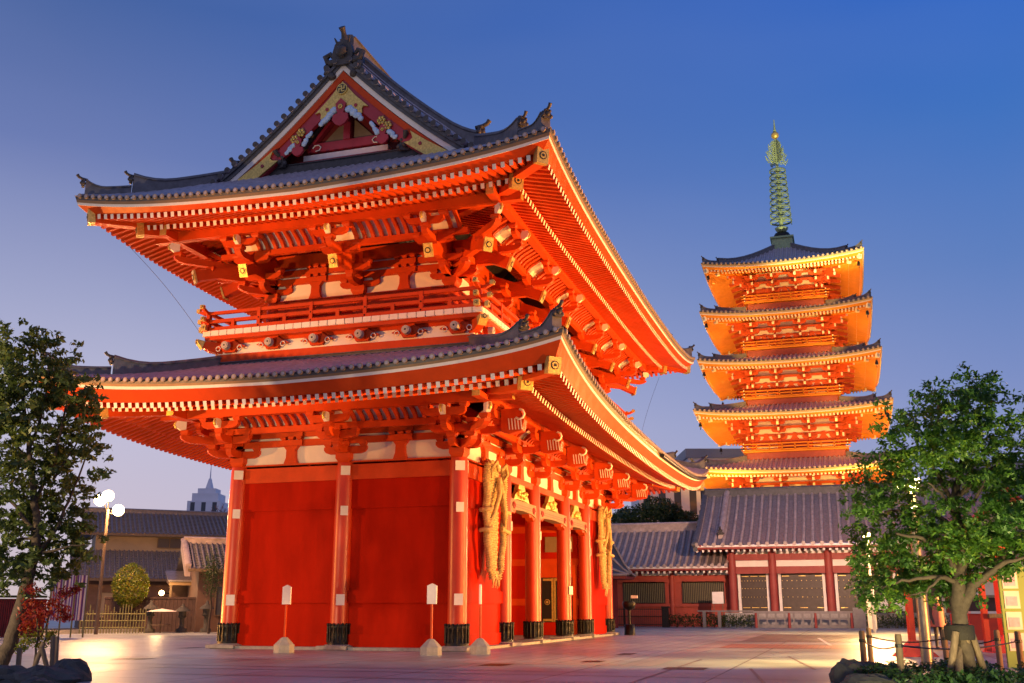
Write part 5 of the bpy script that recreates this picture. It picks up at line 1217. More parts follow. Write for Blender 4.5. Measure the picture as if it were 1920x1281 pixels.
for i, (k, zz) in enumerate(((.8, zc_), (.55, far(380, 915, 400).z))):
    w0 = 12.2 * (1 - k) / 2; w1 = 12.2 - w0; za = z1 if i == 0 else zc_
    q.hexa([P(w0, w0, za), P(w1, w0, za), P(w1, w1, za), P(w0, w1, za), P(w0, w0, zz), P(w1, w0, zz), P(w1, w1, zz), P(w0, w1, zz)], 'conclb')
q.build('crown', tw); q = MB(); c = P(6.1, 6.1, 0); q.cyl(c + V((0, 0, far(388, 915, 400).z)), c + V((0, 0, far(388, 895, 400).z)), 1.6, .5, 'conclb', 8); q.cyl(c + V((0, 0, far(388, 895, 400).z)), c + V((0, 0, far(388, 868, 400).z)), .28, .08, 'conclb', 6); q.build('spire', tw)
a = far(290, 1143, 300); block('apartment_building', 'low pale buildings on the skyline left of the distant tower', 'building', a, RT, 7.5, 8, G, far(320, 966, 300).z, 'conclb', 'glassd', 4, 9, (.5, .4))

def grow(t, base, top, r0, r1, n=6, bend=.15, rnd=random, m='bark', seg=8, name='trunk'):
    mb = MB(); base = V(base); top = V(top); d = top - base; pts = []
    for i in range(n + 1):
        u = i / n; pts.append(base + d * u + V((rnd.uniform(-1, 1), rnd.uniform(-1, 1), 0)) * bend * d.length * .25 * math.sin(u * math.pi))
    mb.tube(pts, [r0 + (r1 - r0) * i / n for i in range(n + 1)], m, seg); return mb.build(name, t), pts
rnd = random.Random(5)
p = far(1225, 1143, 96); t = thing('round_tree', 'dark rounded evergreen tree above the gallery roof, right of the gate', 'tree', (p.x, p.y, G))
grow(t, (p.x, p.y, G), (p.x, p.y, 9), .4, .2, rnd=rnd)
mb = MB()
for k in range(15):
    u = 1158 + 142 * rnd.random(); c = far(u, 985 - 38 * math.sin((u - 1150) / 155 * math.pi) * rnd.uniform(.35, .95), 96 + rnd.uniform(-2, 2)); leafblob(mb, c, 1.3, 520, .17, ('leafd', 'leafd', 'leafm'), rnd, (1, 1, .8))
mb.build('crown', t)
p = far(398, 1143, 92); t = thing('bare_tree', 'leafless tree with fine reddish twigs left of the gate, before the tower', 'tree', (p.x, p.y, G)); grow(t, (p.x, p.y, G), (p.x, p.y, 5.6), .3, .2, rnd=rnd)
tw_ = MB()
def twig(p, d, ln, r, depth):
    q = p + d * ln; tw_.tube([p, p + d * ln * .5 + V((rnd.gauss(0, .05), rnd.gauss(0, .05), 0)) * ln, q], [r, r * .8, r * .6], 'twig', 4)
    if depth == 0: return
    for _ in range(3 if depth > 1 else 4):
        e = (d + V((rnd.gauss(0, .45), rnd.gauss(0, .45), rnd.gauss(.12, .3)))).normalized(); twig(q, e, ln * rnd.uniform(.6, .8), r * .6, depth - 1)
for _ in range(7): twig(V((p.x, p.y, 5.4)), V((rnd.gauss(0, .6), rnd.gauss(0, .6), .9)).normalized(), 1.55, .15, 4)
tw_.build('branch_crown', t)

# ================================================================== houses and garden on the left
HA = (RT * math.cos(R(24)) + V((FW.x, FW.y, 0)).normalized() * math.sin(R(24))).normalized(); HB = V((-HA.y, HA.x, 0))
if HB.dot(V((FW.x, FW.y, 0))) < 0: HB = -HB
def house(name, label, o, ln, dp, zs, over, mwall, wins=(), two=True, sp=.30):
    """tiled house; o = left front corner; zs = (lower eave, lower roof top, upper eave, ridge)"""
    o = V((o.x, o.y, 0)); Z = V((0, 0, 1)); P = lambda a, b, z: o + HA * a + HB * b + Z * z
    t = thing(name, label, 'house', (o.x, o.y, G))
    def slope(a0, a1, b0, b1, z0, z1, nm):
        q = MB(); q.grid([[P(a0, b0, z0), P(a1, b0, z0)], [P(a0, b1, z1), P(a1, b1, z1)]], 'tileh', False); n = int((a1 - a0) / sp); sl = V((b1 - b0, z1 - z0, 0)); ln_ = sl.length
        for i in range(n + 1):
            a = a0 + .06 + (a1 - a0 - .12) * i / n; q.tube([P(a, b0, z0 + .03), P(a, b1, z1 + .03)], .07, 'tileh', 5)
        r = int(ln_ / .3)
        for j in range(1, r): k = j / r; q.beam(P(a0, b0 + (b1 - b0) * k, z0 + (z1 - z0) * k + .03), P(a1, b0 + (b1 - b0) * k, z0 + (z1 - z0) * k + .03), .05, .06, 'tiled')
        s = q.build(nm, t); e = MB(); e.beam(P(a0, b0 + .05, z0 - .1), P(a1, b0 + .05, z0 - .1), .12, .16, 'wood'); e.build('eave_board', s); return s
    le, lt, ue, rz_ = zs
    q = MB(); q.hexa([P(0, 0, G), P(ln, 0, G), P(ln, dp, G), P(0, dp, G), P(0, 0, le + .3), P(ln, 0, le + .3), P(ln, dp, le + .3), P(0, dp, le + .3)], mwall); w_ = q.build('wall', t)
    for a, wd, z0, z1, m in wins:
        b = -.05 if z1 <= le + .3 else 1.95
        q = MB(); q.hexa([P(a, b, z0), P(a + wd, b, z0), P(a + wd, b + .1, z0), P(a, b + .1, z0), P(a, b, z1), P(a + wd, b, z1), P(a + wd, b + .1, z1), P(a, b + .1, z1)], m); wn = q.build('window', w_)
        f = MB()
        for aa in (a, a + wd / 2, a + wd): f.beam(P(aa, b - .03, z0), P(aa, b - .03, z1), .06, .05, 'wood', up=HB)
        for z in (z0, z1): f.beam(P(a, b - .03, z), P(a + wd, b - .03, z), .06, .05, 'wood')
        f.build('frame', wn)
    if two:
        slope(-over, ln + over, -over, 2.0, le, lt, 'lower_roof')
        q = MB(); q.hexa([P(.6, 2.0, lt - .4), P(ln - .4, 2.0, lt - .4), P(ln - .4, dp, lt - .4), P(.6, dp, lt - .4), P(.6, 2.0, ue + .2), P(ln - .4, 2.0, ue + .2), P(ln - .4, dp, ue + .2), P(.6, dp, ue + .2)], 'creamw'); up_ = q.build('upper_wall', t)
        q = MB(); m_ = (2.0 + dp) / 2; q.prism([(2.0 - .1, ue), (dp, ue), (m_, rz_ - .25)], P(.55, 0, 0), HB, Z, HA, .12, 'creamw'); q.build('gable_end', up_)
        slope(-.3, ln + .3, 1.2, m_, ue, rz_, 'upper_roof')
        q = MB(); q.grid([[P(-.3, dp + .8, ue), P(ln + .3, dp + .8, ue)], [P(-.3, m_, rz_), P(ln + .3, m_, rz_)]], 'tileh'); q.build('rear_roof', t)
        q = MB(); ridge(q, [P(-.35 + (ln + .7) * i / 8, m_, rz_) for i in range(9)], .36, .32, 'tileh'); q.build('ridge', t)
        v_ = MB(); v_.beam(P(-.32, 1.2, ue - .05), P(-.32, m_, rz_ - .05), .08, .22, 'tan'); v_.build('verge_board', t)
    else:
        m_ = dp / 2; slope(-over, ln + over, -over, m_, le, rz_, 'tiled_roof')
        q = MB(); q.grid([[P(-over, dp + over, le), P(ln + over, dp + over, le)], [P(-over, m_, rz_), P(ln + over, m_, rz_)]], 'tileh'); q.build('rear_roof', t)
        q = MB(); ridge(q, [P(-over + (ln + 2 * over) * i / 8, m_, rz_) for i in range(9)], .36, .34, 'tilew'); ridge(q, [P(-over, -over + (m_ + over) * i / 6, le + (rz_ - le) * i / 6) for i in range(7)], .3, .26, 'tilew'); q.build('ridge', t)
    return t, P
h1, P1 = house('house', 'two-storey tiled house with cream gable behind the round bush and street lamp', far(150, 1143, 74), 15.5, 8.5, (3.3, 5.2, 6.35, 8.05), .9, 'housew', ((6.6, 3.4, .9, 2.5, 'warmwin'), (1.2, 2.4, .8, 2.4, 'creamw'), (4.6, 1.6, 5.45, 6.1, 'glassd'), (9.4, 1.2, 5.45, 6.1, 'creamw')))
q = MB(); a = P1(11.2, 1.7, 5.4); q.hexa([P1(11.2, 1.7, 5.4), P1(11.9, 1.7, 5.4), P1(11.9, 2.0, 5.4), P1(11.2, 2.0, 5.4), P1(11.2, 1.7, 6.05), P1(11.9, 1.7, 6.05), P1(11.9, 2.0, 6.05), P1(11.2, 2.0, 6.05)], 'white'); q.cyl(P1(11.55, 1.69, 5.72), P1(11.55, 1.66, 5.72), .22, .22, 'glassd', 12); q.build('air_conditioner', h1)
h2, P2 = house('house', 'small house with a diamond-patterned blue grey tile roof beside the gate column', far(368, 1143, 62), 7.5, 4.6, (3.55, 0, 0, 5.15), .7, 'housew', ((1.0, 2.0, 1.0, 2.6, 'glassd'),), False)
# lit porch canopy with its lamp
t = thing('entrance_canopy', 'low tiled entrance canopy lit warm from below, left of the gate', 'canopy', far(340, 1143, 68))
o = far(300, 1143, 66); o.z = 0; PQ = lambda a, b, z: o + HA * a + HB * b + V((0, 0, z))
q = MB(); q.hexa([PQ(.2, -1.2, 2.9), PQ(4.4, -1.2, 2.9), PQ(4.4, .8, 3.5), PQ(.2, .8, 3.5), PQ(.2, -1.2, 3.0), PQ(4.4, -1.2, 3.0), PQ(4.4, .8, 3.6), PQ(.2, .8, 3.6)], 'tileh'); q.build('canopy_roof', t)
q = MB(); q.hexa([PQ(.3, -1.1, 2.70), PQ(4.3, -1.1, 2.70), PQ(4.3, .6, 2.9), PQ(.3, .6, 2.9), PQ(.3, -1.1, 2.88), PQ(4.3, -1.1, 2.88), PQ(4.3, .6, 3.1), PQ(.3, .6, 3.1)], 'tan'); q.build('canopy_soffit', t)
for a in (.4, 4.2): q = MB(); q.beam(PQ(a, -1, G), PQ(a, -1, 2.75), .12, .12, 'wood', up=HA); q.build('post', t)
q = MB(); q.hexa([PQ(.5, .5, G), PQ(4.2, .5, G), PQ(4.2, .62, G), PQ(.5, .62, G), PQ(.5, .5, 2.7), PQ(4.2, .5, 2.7), PQ(4.2, .62, 2.7), PQ(.5, .62, 2.7)], 'housew'); q.build('back_wall', t)
q = MB(); q.tube([PQ(4.6, -1.2, 1.9), PQ(7.6, -1.4, 3.3)], .05, 'white', 6); q.tube([PQ(4.6, -1.2, 1.7), PQ(7.6, -1.4, 3.1)], .05, 'white', 6); q.build('stair_handrail', t)
# dark board fence along the back of the yard
A = far(195, 1143, 64); B = far(440, 1143, 62); A.z = B.z = 0
t = thing('board_fence', 'dark brown board fence along the yard below the canopy', 'fence', ((A.x + B.x) / 2, (A.y + B.y) / 2, G)); q = MB(); n = 34; dv = (B - A); zt_ = 1.9
for i in range(n): a = A + dv * (i / n); b = A + dv * ((i + .94) / n); q.beam((a.x, a.y, (G + zt_) / 2), (b.x, b.y, (G + zt_) / 2), .06, zt_ - G, 'fencew')
q.build('board_panel', t)
q = MB(); q.beam((A.x, A.y, zt_ + .05), (B.x, B.y, zt_ + .05), .16, .1, 'fencew'); q.build('cap_rail', t)
# kerb of the planting strip
A = gnd(0, 1192); B = gnd(425, 1181)
q = MB(); q.beam((A.x - (B - A).x * .3, A.y - (B - A).y * .3, G + .08), (B.x, B.y, G + .08), .25, .24, 'stone'); o_ = q.build('planting_kerb'); tag(o_, 'low grey kerb edging the planting strip on the left', 'kerb')
q = MB(); dn = V((FW.x, FW.y, 0)).normalized(); A2, B2 = A + dn * .2, B + dn * .2; A2 = A2 - (B - A) * .3
q.hexa([V((p.x, p.y, z)) for z in (G, G + .16) for p in (A2, B2, B2 + dn * 14, A2 + dn * 14)], 'soil'); o_ = q.build('soil'); o_['kind'] = 'structure'
# bamboo fence
def bamboo(u0, u1, D, label):
    A, B = far(u0, 1143, D), far(u1, 1143, D); A.z = B.z = G; t = thing('bamboo_fence', label, 'bamboo fence', (A + B) / 2); rnd = random.Random(3)
    q = MB()
    for z in (.3, .65, 1.0): q.tube([A + V((0, 0, z)), B + V((0, 0, z))], .028, 'bamboo', 6)
    q.build('cross_rail', t); q = MB(); n = 22
    for i in range(n + 1): p = A + (B - A) * (i / n); q.tube([p, p + V((rnd.uniform(-.03, .03), 0, 1.1 + rnd.uniform(0, .45)))], .028, 'bamboo', 6)
    q.build('upright_row', t)
bamboo(153, 274, 60, 'low green bamboo fence under the round bush')
# round clipped bush
c = far(245, 1098, 63); t = thing('clipped_bush', 'yellow green bush clipped to a ball above the bamboo fence', 'bush', (c.x, c.y, G)); rnd = random.Random(8)
mb = MB(); leafblob(mb, c, 1.02, 4200, .075, ('leafy', 'leafy', 'leafy2'), rnd, (1, 1, 1.22), .80); mb.build('crown', t); grow(t, (c.x, c.y, G), (c.x, c.y, c.z), .1, .06, rnd=rnd)
c = far(399, 1075, 58); t = thing('young_tree', 'slim dusky young tree beside the left gate column', 'tree', (c.x, c.y, G)); grow(t, (c.x, c.y, G), (c.x, c.y, c.z + 1), .07, .03, rnd=rnd)
mb = MB(); leafblob(mb, c, .62, 1300, .06, ('leafd', 'leafm'), rnd, (1, 1, 2.3), .3); mb.build('crown', t)
for u, lb in ((283, 'weathered stone lantern right of the bamboo fence'), (343, 'small stone figure on a plinth before the board fence'), (388, 'stone lantern on a slim shaft near the gate column')):
    p = far(u, 1143, 61); p.z = G; t = thing('stone_lantern', lb, 'stone lantern', p); k = 1.0 if u != 343 else .9
    q = MB(); q.lathe(p, [(.32, 0), (.30, .2), (.14, .25), (.12, .85 * k), (.3, .95 * k)], 'rock', 10); q.build('shaft', t)
    q = MB(); q.lathe(p, [(.2, .95 * k), (.2, 1.25 * k)], 'rock', 6); q.build('light_chamber', t); q = MB(); q.lathe(p, [(.42, 1.25 * k), (.36, 1.36 * k), (.1, 1.55 * k), (.05, 1.72 * k)], 'rock', 10); q.build('cap', t)
p = far(304, 1143, 60.5); p.z = G; t = thing('parasol_table', 'small pale parasol over a table in the yard', 'parasol', p)
q = MB(); q.lathe(p, [(.80, 1.12), (.5, 1.2), (.03, 1.27)], 'plaster', 12); q.build('canopy', t); q = MB(); q.cyl(p, p + V((0, 0, 1.2)), .03, .03, 'wood', 6); q.build('pole', t); q = MB(); q.cyl(p + V((0, 0, .40)), p + V((0, 0, .45)), .5, .5, 'wood', 14); q.build('table_top', t)
# striped curtain on poles, far left
A, B = far(92, 1143, 52), far(160, 1143, 52); A.z = B.z = G; t = thing('striped_curtain', 'purple and white striped curtain hung between poles behind the left tree', 'curtain', (A + B) / 2); q = MB(); n = 22
for i in range(n):
    a = A + (B - A) * (i / n); b = A + (B - A) * ((i + 1) / n); o1 = dn * .06 * math.sin(i * 1.3); o2 = dn * .06 * math.sin(i * 1.3 + 1.3)
    q.hexa([a + o1 + V((0, 0, .75)), b + o2 + V((0, 0, .75)), b + o2 + dn * .02 + V((0, 0, .75)), a + o1 + dn * .02 + V((0, 0, .75)), a + o1 + V((0, 0, 2.75)), b + o2 + V((0, 0, 2.75)), b + o2 + dn * .02 + V((0, 0, 2.75)), a + o1 + dn * .02 + V((0, 0, 2.75))], 'purple' if i % 2 else 'white')
q.build('cloth', t)
for p in (A, A + (B - A) * .33, A + (B - A) * .66, B): q = MB(); q.tube([p + V((0, 0, 0)), p + V((0, 0, 3.1))], .04, 'bamboo', 6); q.build('pole', t)
A, B = far(-30, 1143, 54), far(86, 1143, 54); A.z = B.z = 0; q = MB(); q.beam((A.x, A.y, .95), (B.x, B.y, .95), .15, 1.7, 'fencew'); t = thing('yard_wall', 'dark maroon slatted wall behind the leaning left tree', 'wall', (A + B) / 2); q.build('panel', t); q = MB()
for i in range(30): p = A + (B - A) * (i / 29) - dn * .1; q.beam((p.x, p.y, G), (p.x, p.y, 1.8), .05, .05, 'dred', up=dn)
q.build('slat_row', t); q = MB(); q.beam((A.x, A.y, 1.9), (B.x, B.y, 1.9), .5, .1, 'leafm'); q.build('mossy_coping', t)

# ================================================================== lamps
def lamp_glow(loc, power, colr, r=.1, name='lamp_light'):
    l = bpy.data.lights.new(name, 'POINT'); l.energy = power; l.color = colr; l.shadow_soft_size = r; o = bpy.data.objects.new(name, l); col.objects.link(o); o.location = loc; return o
p = far(168, 1143, 58); p.z = G; top = far(203, 960, 58); top = V((p.x, p.y, top.z)); t = thing('street_lamp', 'tall street lamp with a cluster of glaring globes beside the left tree', 'street lamp', p)
p0 = far(184, 1143, 58); p0.z = G
q = MB(); q.tube([p0, V((p0.x, p0.y, 3)), V((p0.x, p0.y, far(203, 955, 58).z))], [.10, .085, .06], 'wood', 8); q.build('pole', t)
for (u, v) in ((188, 938), (203, 930), (222, 957)):
    c = far(u, v, 58); a = MB(); a.tube([V((p0.x, p0.y, far(203, 962, 58).z)), (V((p0.x, p0.y, c.z)) + c) / 2 - V((0, 0, .2)), c - V((0, 0, .15))], .03, 'iron', 6); a.build('arm', t)
    q = MB(); q.sphere(c, .30, 'glow_warm', 16, 10); g_ = q.build('globe', t)
    l = lamp_glow(c + dn * .7, 750, (1, .50, .20), .3); lamp_glow(c - dn * .5, 700, (1, .50, .20), .3)
c = far(303, 1112, 64.5); t = thing('wall_lamp', 'bright round porch lamp under the entrance canopy', 'wall lamp', c); q = MB(); q.sphere(c, .15, 'glow_warm', 12, 8); q.build('globe', t); q = MB(); q.beam(c, c + dn * 1.3, .05, .05, 'iron'); q.build('bracket', t); lamp_glow(c - dn * .4 + V((0, 0, .1)), 160, (1, .6, .25), .2)
p = far(1637, 1143, 60); p.z = G; c = far(1641, 1008, 60); t = thing('street_lamp', 'white lamp post with one glaring bulb behind the left edge of the pruned tree', 'street lamp', p)
q = MB(); q.cyl(p, V((p.x, p.y, c.z - .1)), .09, .07, 'white', 10); q.build('pole', t); q = MB(); q.sphere(V((p.x, p.y, c.z + .1)), .22, 'glow_yel', 14, 10); q.build('globe', t); lamp_glow(V((p.x, p.y, c.z + .1)) - dn * .4, 3500, (1, .60, .22), .25)
p = gnd(1740, 1247); t = thing('floodlight_pole', 'thick metal pole with floodlight heads at its top, behind the pruned tree', 'lamp post', p)
q = MB(); q.lathe(p, [(.14, 0), (.13, 2), (.09, 4.1)], 'steel', 14); q.build('pole', t)
q = MB(); q.beam(p + RT * -.35 + V((0, 0, 4.05)), p + RT * .35 + V((0, 0, 4.05)), .06, .06, 'steel'); q.build('cross_arm', t)
for dx in (-.28, .12): 
    c = p + RT * dx + V((0, 0, 4.2)); q = MB(); q.beam(c + dn * .12, c - dn * .08, .24, .16, 'iron'); h = q.build('lamp_head', t); q = MB(); q.beam(c - dn * .085, c - dn * .10, .14, .09, 'glow_white'); q.build('lens', h)
c = p + V((0, 0, 3.55)); q = MB(); q.beam(c + dn * .1, c - dn * .1, .22, .16, 'iron'); h = q.build('lamp_head', t); q = MB(); q.beam(c - dn * .105, c - dn * .12, .14, .10, 'glow_white'); q.build('lens', h)
flood('pole_flood', p + V((0, 0, 4.3)) - dn * .15, p + V((17, 3, 0)), 5000, 100, (1, .66, .22), .12)
flood('pole_flood', p + V((0, 0, 4.25)) - dn * .25, p + V((3, 5.5, 0)), 4200, 110, (1, .68, .22), .12)

# ================================================================== right foreground
p = gnd(1893, 1224); t = thing('banner_frame', 'tall bright red wooden frame with a stepped foot at the right edge', 'red frame', p)
q = MB(); q.hexa([p + RT * a + dn * b + V((0, 0, z)) for z, k in ((0, 1), (.5, .35)) for a, b in ((-.6 * k, -.5 * k), (.6 * k, -.5 * k), (.6 * k, .5 * k), (-.6 * k, .5 * k))], 'redl'); q.build('foot', t)
q = MB(); q.beam(p + V((0, 0, .2)), p + V((0, 0, 3.3)), .34, .34, 'redl', up=dn); q.build('post', t); q = MB(); q.beam(p - RT * .75 - dn * .3 + V((0, 0, .05)), p - RT * .75 - dn * .3 + V((0, 0, 2.15)), .15, .15, 'redl', up=dn); q.build('side_post', t)
q = MB(); q.beam(p - RT * .9 - dn * .3 + V((0, 0, 2.1)), p + RT * .2 - dn * .3 + V((0, 0, 2.1)), .12, .12, 'redl'); q.build('cross_rail', t); q = MB(); q.beam(p - RT * .7 - dn * .36 + V((0, 0, 1.05)), p + RT * .1 - dn * .36 + V((0, 0, 1.05)), .3, .12, 'wood'); q.build('shelf', t)
p = gnd(1733, 1233) ; p = p + dn * .6; t = thing('banner_frame', 'red wooden post with a spreading foot half hidden by the metal pole', 'red frame', p)
q = MB(); q.hexa([p + RT * a + dn * b + V((0, 0, z)) for z, k in ((0, 1), (.42, .25)) for a, b in ((-.5 * k, -.4 * k), (.5 * k, -.4 * k), (.5 * k, .4 * k), (-.5 * k, .4 * k))], 'redl'); q.build('foot', t); q = MB(); q.beam(p + RT * -.05 + V((0, 0, .3)), p + RT * -.05 + V((0, 0, 2.6)), .16, .16, 'redl', up=dn); q.build('post', t)
# fortune stall
o = far(1700, 1143, 47); o.z = 0; PS = lambda a, b, z: o + RT * a + dn * b + V((0, 0, z))
def sbox(a0, a1, b0, b1, z0, z1, m, nm, par): q = MB(); q.hexa([PS(a0, b0, z0), PS(a1, b0, z0), PS(a1, b1, z0), PS(a0, b1, z0), PS(a0, b0, z1), PS(a1, b0, z1), PS(a1, b1, z1), PS(a0, b1, z1)], m); return q.build(nm, par)
t = thing('temple_stall', 'open red temple stall with cream panels and a gabled roof behind the pruned tree', 'stall', (o.x, o.y, G))
sbox(2.6, 6.2, 0, 2, G, 1.15, 'redl', 'counter', t); sbox(2.6, 6.2, -.1, .2, 1.151, 1.25, 'white', 'counter_top', t); sbox(2.6, 6.2, .3, 2, 1.25, 1.8, 'fencew', 'mesh_screen', t); sbox(2.5, 6.3, .1, 2, 1.801, 2.6, 'creamw', 'upper_panel', t)
sbox(2.9, 4.6, .06, .1, 1.9, 2.5, 'plaster', 'display_panel', t); sbox(2.3, 6.6, -.3, 2.2, 2.601, 2.8, 'redl', 'lintel', t); sbox(2.3, 6.6, -.2, 2, 2.801, 3.25, 'white', 'fascia_board', t); sbox(1.6, 7, -.8, 2.6, 3.251, 3.4, 'redl', 'eave', t)
q = MB(); q.prism([(1.3, 3.4), (7.3, 3.4), (4.8, 5.6), (3.8, 5.6)], PS(0, -.6, 0), RT, (0, 0, 1), dn, .12, 'creamw'); q.build('gable_face', t)
q = MB()
for a, b in (((1.2, 3.35), (4.3, 6.2)), ((7.4, 3.35), (4.3, 6.2))): q.beam(PS(a[0], -.7, a[1]), PS(b[0], -.7, b[1]), .3, .28, 'redl')
q.build('bargeboard', t); q = MB(); q.grid([[PS(1.1, -.6, 3.5), PS(1.1, 3, 3.5)], [PS(4.3, -.6, 6.35), PS(4.3, 3, 6.35)], [PS(7.5, -.6, 3.5), PS(7.5, 3, 3.5)]], 'tileh'); q.build('roof', t)
for a in (.0, 1.6): 
    q = MB(); q.beam(PS(a + .6, -.2, G), PS(a + .6, -.2, 2.7), .16, .16, 'redl', up=dn); q.build('post', t)
# green poster board at the right edge
p = gnd(1912, 1252); t = thing('poster_board', 'pale green poster board with white sheets at the right edge', 'poster board', p)
q = MB(); q.prism([(-.25, 0), (1.0, 0), (1.0, 2.15), (-.25, 2.15)], p, RT, (0, 0, 1), dn, .06, 'green'); q.build('board', t)
for z in (.35, .8, 1.25, 1.68): q = MB(); q.prism([(-.18, z), (.16, z), (.16, z + .38), (-.18, z + .38)], p - dn * .04, RT, (0, 0, 1), dn, .012, 'white'); s = q.build('paper_sheet', t); q = MB(); q.prism([(-.14, z + .06), (.1, z + .06), (.1, z + .26), (-.14, z + .26)], p - dn * .052, RT, (0, 0, 1), dn, .008, 'lilac'); q.build('picture', s)
# rope posts round the tree bed
def rope_post(): 
    t = thing('rope_post', 'x', 'post', (0, 0, G), 'wooden rope posts round the right tree bed'); q = MB(); q.lathe((0, 0, G), [(.062, -.1), (.06, .78), (.05, .82)], 'wood', 10); q.build('timber', t)
    q = MB(); q.lathe((0, 0, G), [(.068, .60), (.072, .63), (.068, .66)], 'black', 10); q.build('rope_wrap', t); return t
RP = [(1622, 1263, 'wooden rope post beside the dark rock at the left of the bed'), (1634, 1247, 'thin wooden rope post just behind the one beside the rock'), (1692, 1283, 'nearest wooden rope post, left of the tree supports'), (1777, 1256, 'wooden rope post right of the metal pole'), (1877, 1259, 'wooden rope post between the leaning support and the red frame'), (1917, 1266, 'wooden rope post at the right picture edge')]
proto = rope_post(); pp = []
for i, (u, v, lb) in enumerate(RP):
    o = proto if i == 0 else copy_tree(proto); g_ = gnd(u, v); o.location = (g_.x, g_.y, G); o['label'] = lb; pp.append(V((g_.x, g_.y, G + .63)))
for k, (a, b) in enumerate(((0, 2), (1, 3), (3, 4), (2, 5))):
    q = MB(); A, B = pp[a], pp[b]; q.tube([A + (B - A) * (i / 10) - V((0, 0, .10 * math.sin(math.pi * i / 10))) for i in range(11)], .014, 'black', 6)
    tag(q.build('rope'), ['dark rope from the rock post to the nearest post', 'dark rope along the back of the bed to the metal pole', 'dark rope at the back right of the bed', 'dark rope along the front of the bed'][k], 'rope', 'ropes round the tree bed')
# rocks
def rock(c, r, label, sc_=(1, 1, .8), seed=1):
    rnd = random.Random(seed); mb = MB(); c = V(c); P = []; seg, rg = 14, 9
    off = [[1 + rnd.uniform(-.16, .16) for _ in range(seg)] for _ in range(rg + 1)]
    for i in range(rg + 1):
        th = math.pi * i / rg
        for j in range(seg):
            ph = 2 * math.pi * j / seg; k = off[i][j] if 0 < i < rg else 1; P.append(c + V((r * sc_[0] * math.sin(th) * math.cos(ph) * k, r * sc_[1] * math.sin(th) * math.sin(ph) * k, r * sc_[2] * math.cos(th) * k)))
    mb.add(P, [(i * seg + j, (i + 1) * seg + j, (i + 1) * seg + (j + 1) % seg, i * seg + (j + 1) % seg) for i in range(rg) for j in range(seg)], 'rock', False)
    tag(mb.build('rock'), label, 'rock', 'rocks edging the tree beds')
c = gnd(1592, 1280); rock((c.x, c.y, .16), .34, 'upright dark rock at the left corner of the right tree bed', (1, .9, .9), 2)
c = gnd(1630, 1290); rock((c.x, c.y, .10), .34, 'flat dark rock in front of the rope post beside the bed corner', (1, 1.4, .6), 3)
c = gnd(1625, 1270); rock((c.x + 1.2, c.y, .12), .36, 'low dark rock behind the corner rock of the right bed', (1, 1.2, .55), 5)
c = gnd(1735, 1296); rock((c.x, c.y, .10), .26, 'small dark rock under the ground cover of the right bed', (1, 1.3, .7), 4)
c = gnd(130, 1277); rock((c.x, c.y, .16), .38, 'rounded boulder at the right end of the left tree bed', (1, 1, .8), 6)
c = gnd(85, 1281); rock((c.x, c.y, .12), .42, 'long low boulder left of the rounded boulder', (1, 1.5, .6), 7)
c = gnd(15, 1278); rock((c.x, c.y, .12), .40, 'low boulder at the foot of the leaning left tree', (1, 1.6, .6), 9)
c = gnd(70, 1300); rock((c.x, c.y, .10), .30, 'front boulder of the left tree bed', (1, 1.2, .7), 11)
# ground cover
rnd = random.Random(12); mb = MB()
for _ in range(34):
    c = gnd(rnd.uniform(1628, 1960), rnd.uniform(1268, 1300)); leafblob(mb, (c.x, c.y, G + .12), .34, 260, .055, ('leafg', 'leafg', 'leafd'), rnd, (1, 1, .62), .5, .8)
o_ = mb.build('ground_cover'); o_['kind'] = 'stuff'; o_['label'] = 'low leafy ground cover round the right tree'; 

# ================================================================== the two big trees
def px_blobs(lst, D, spread, rnd):
    return [(far(u, v, D + rnd.uniform(-spread, spread)), r / FPX * D) for u, v, r in lst]
def limb(mb, pts, r0, r1):
    n = len(pts); P = []
    for i in range(n - 1):
        for k in range(4): t = k / 4; P.append(pts[i] + (pts[i + 1] - pts[i]) * t)
    P.append(pts[-1]); m = len(P)
    for i in range(1, m - 1): P[i] = P[i] + V((rnd.gauss(0, .012), rnd.gauss(0, .012), rnd.gauss(0, .012)))
    mb.tube(P, [r0 + (r1 - r0) * (i / (m - 1)) ** .8 for i in range(m)], 'bark', 9)
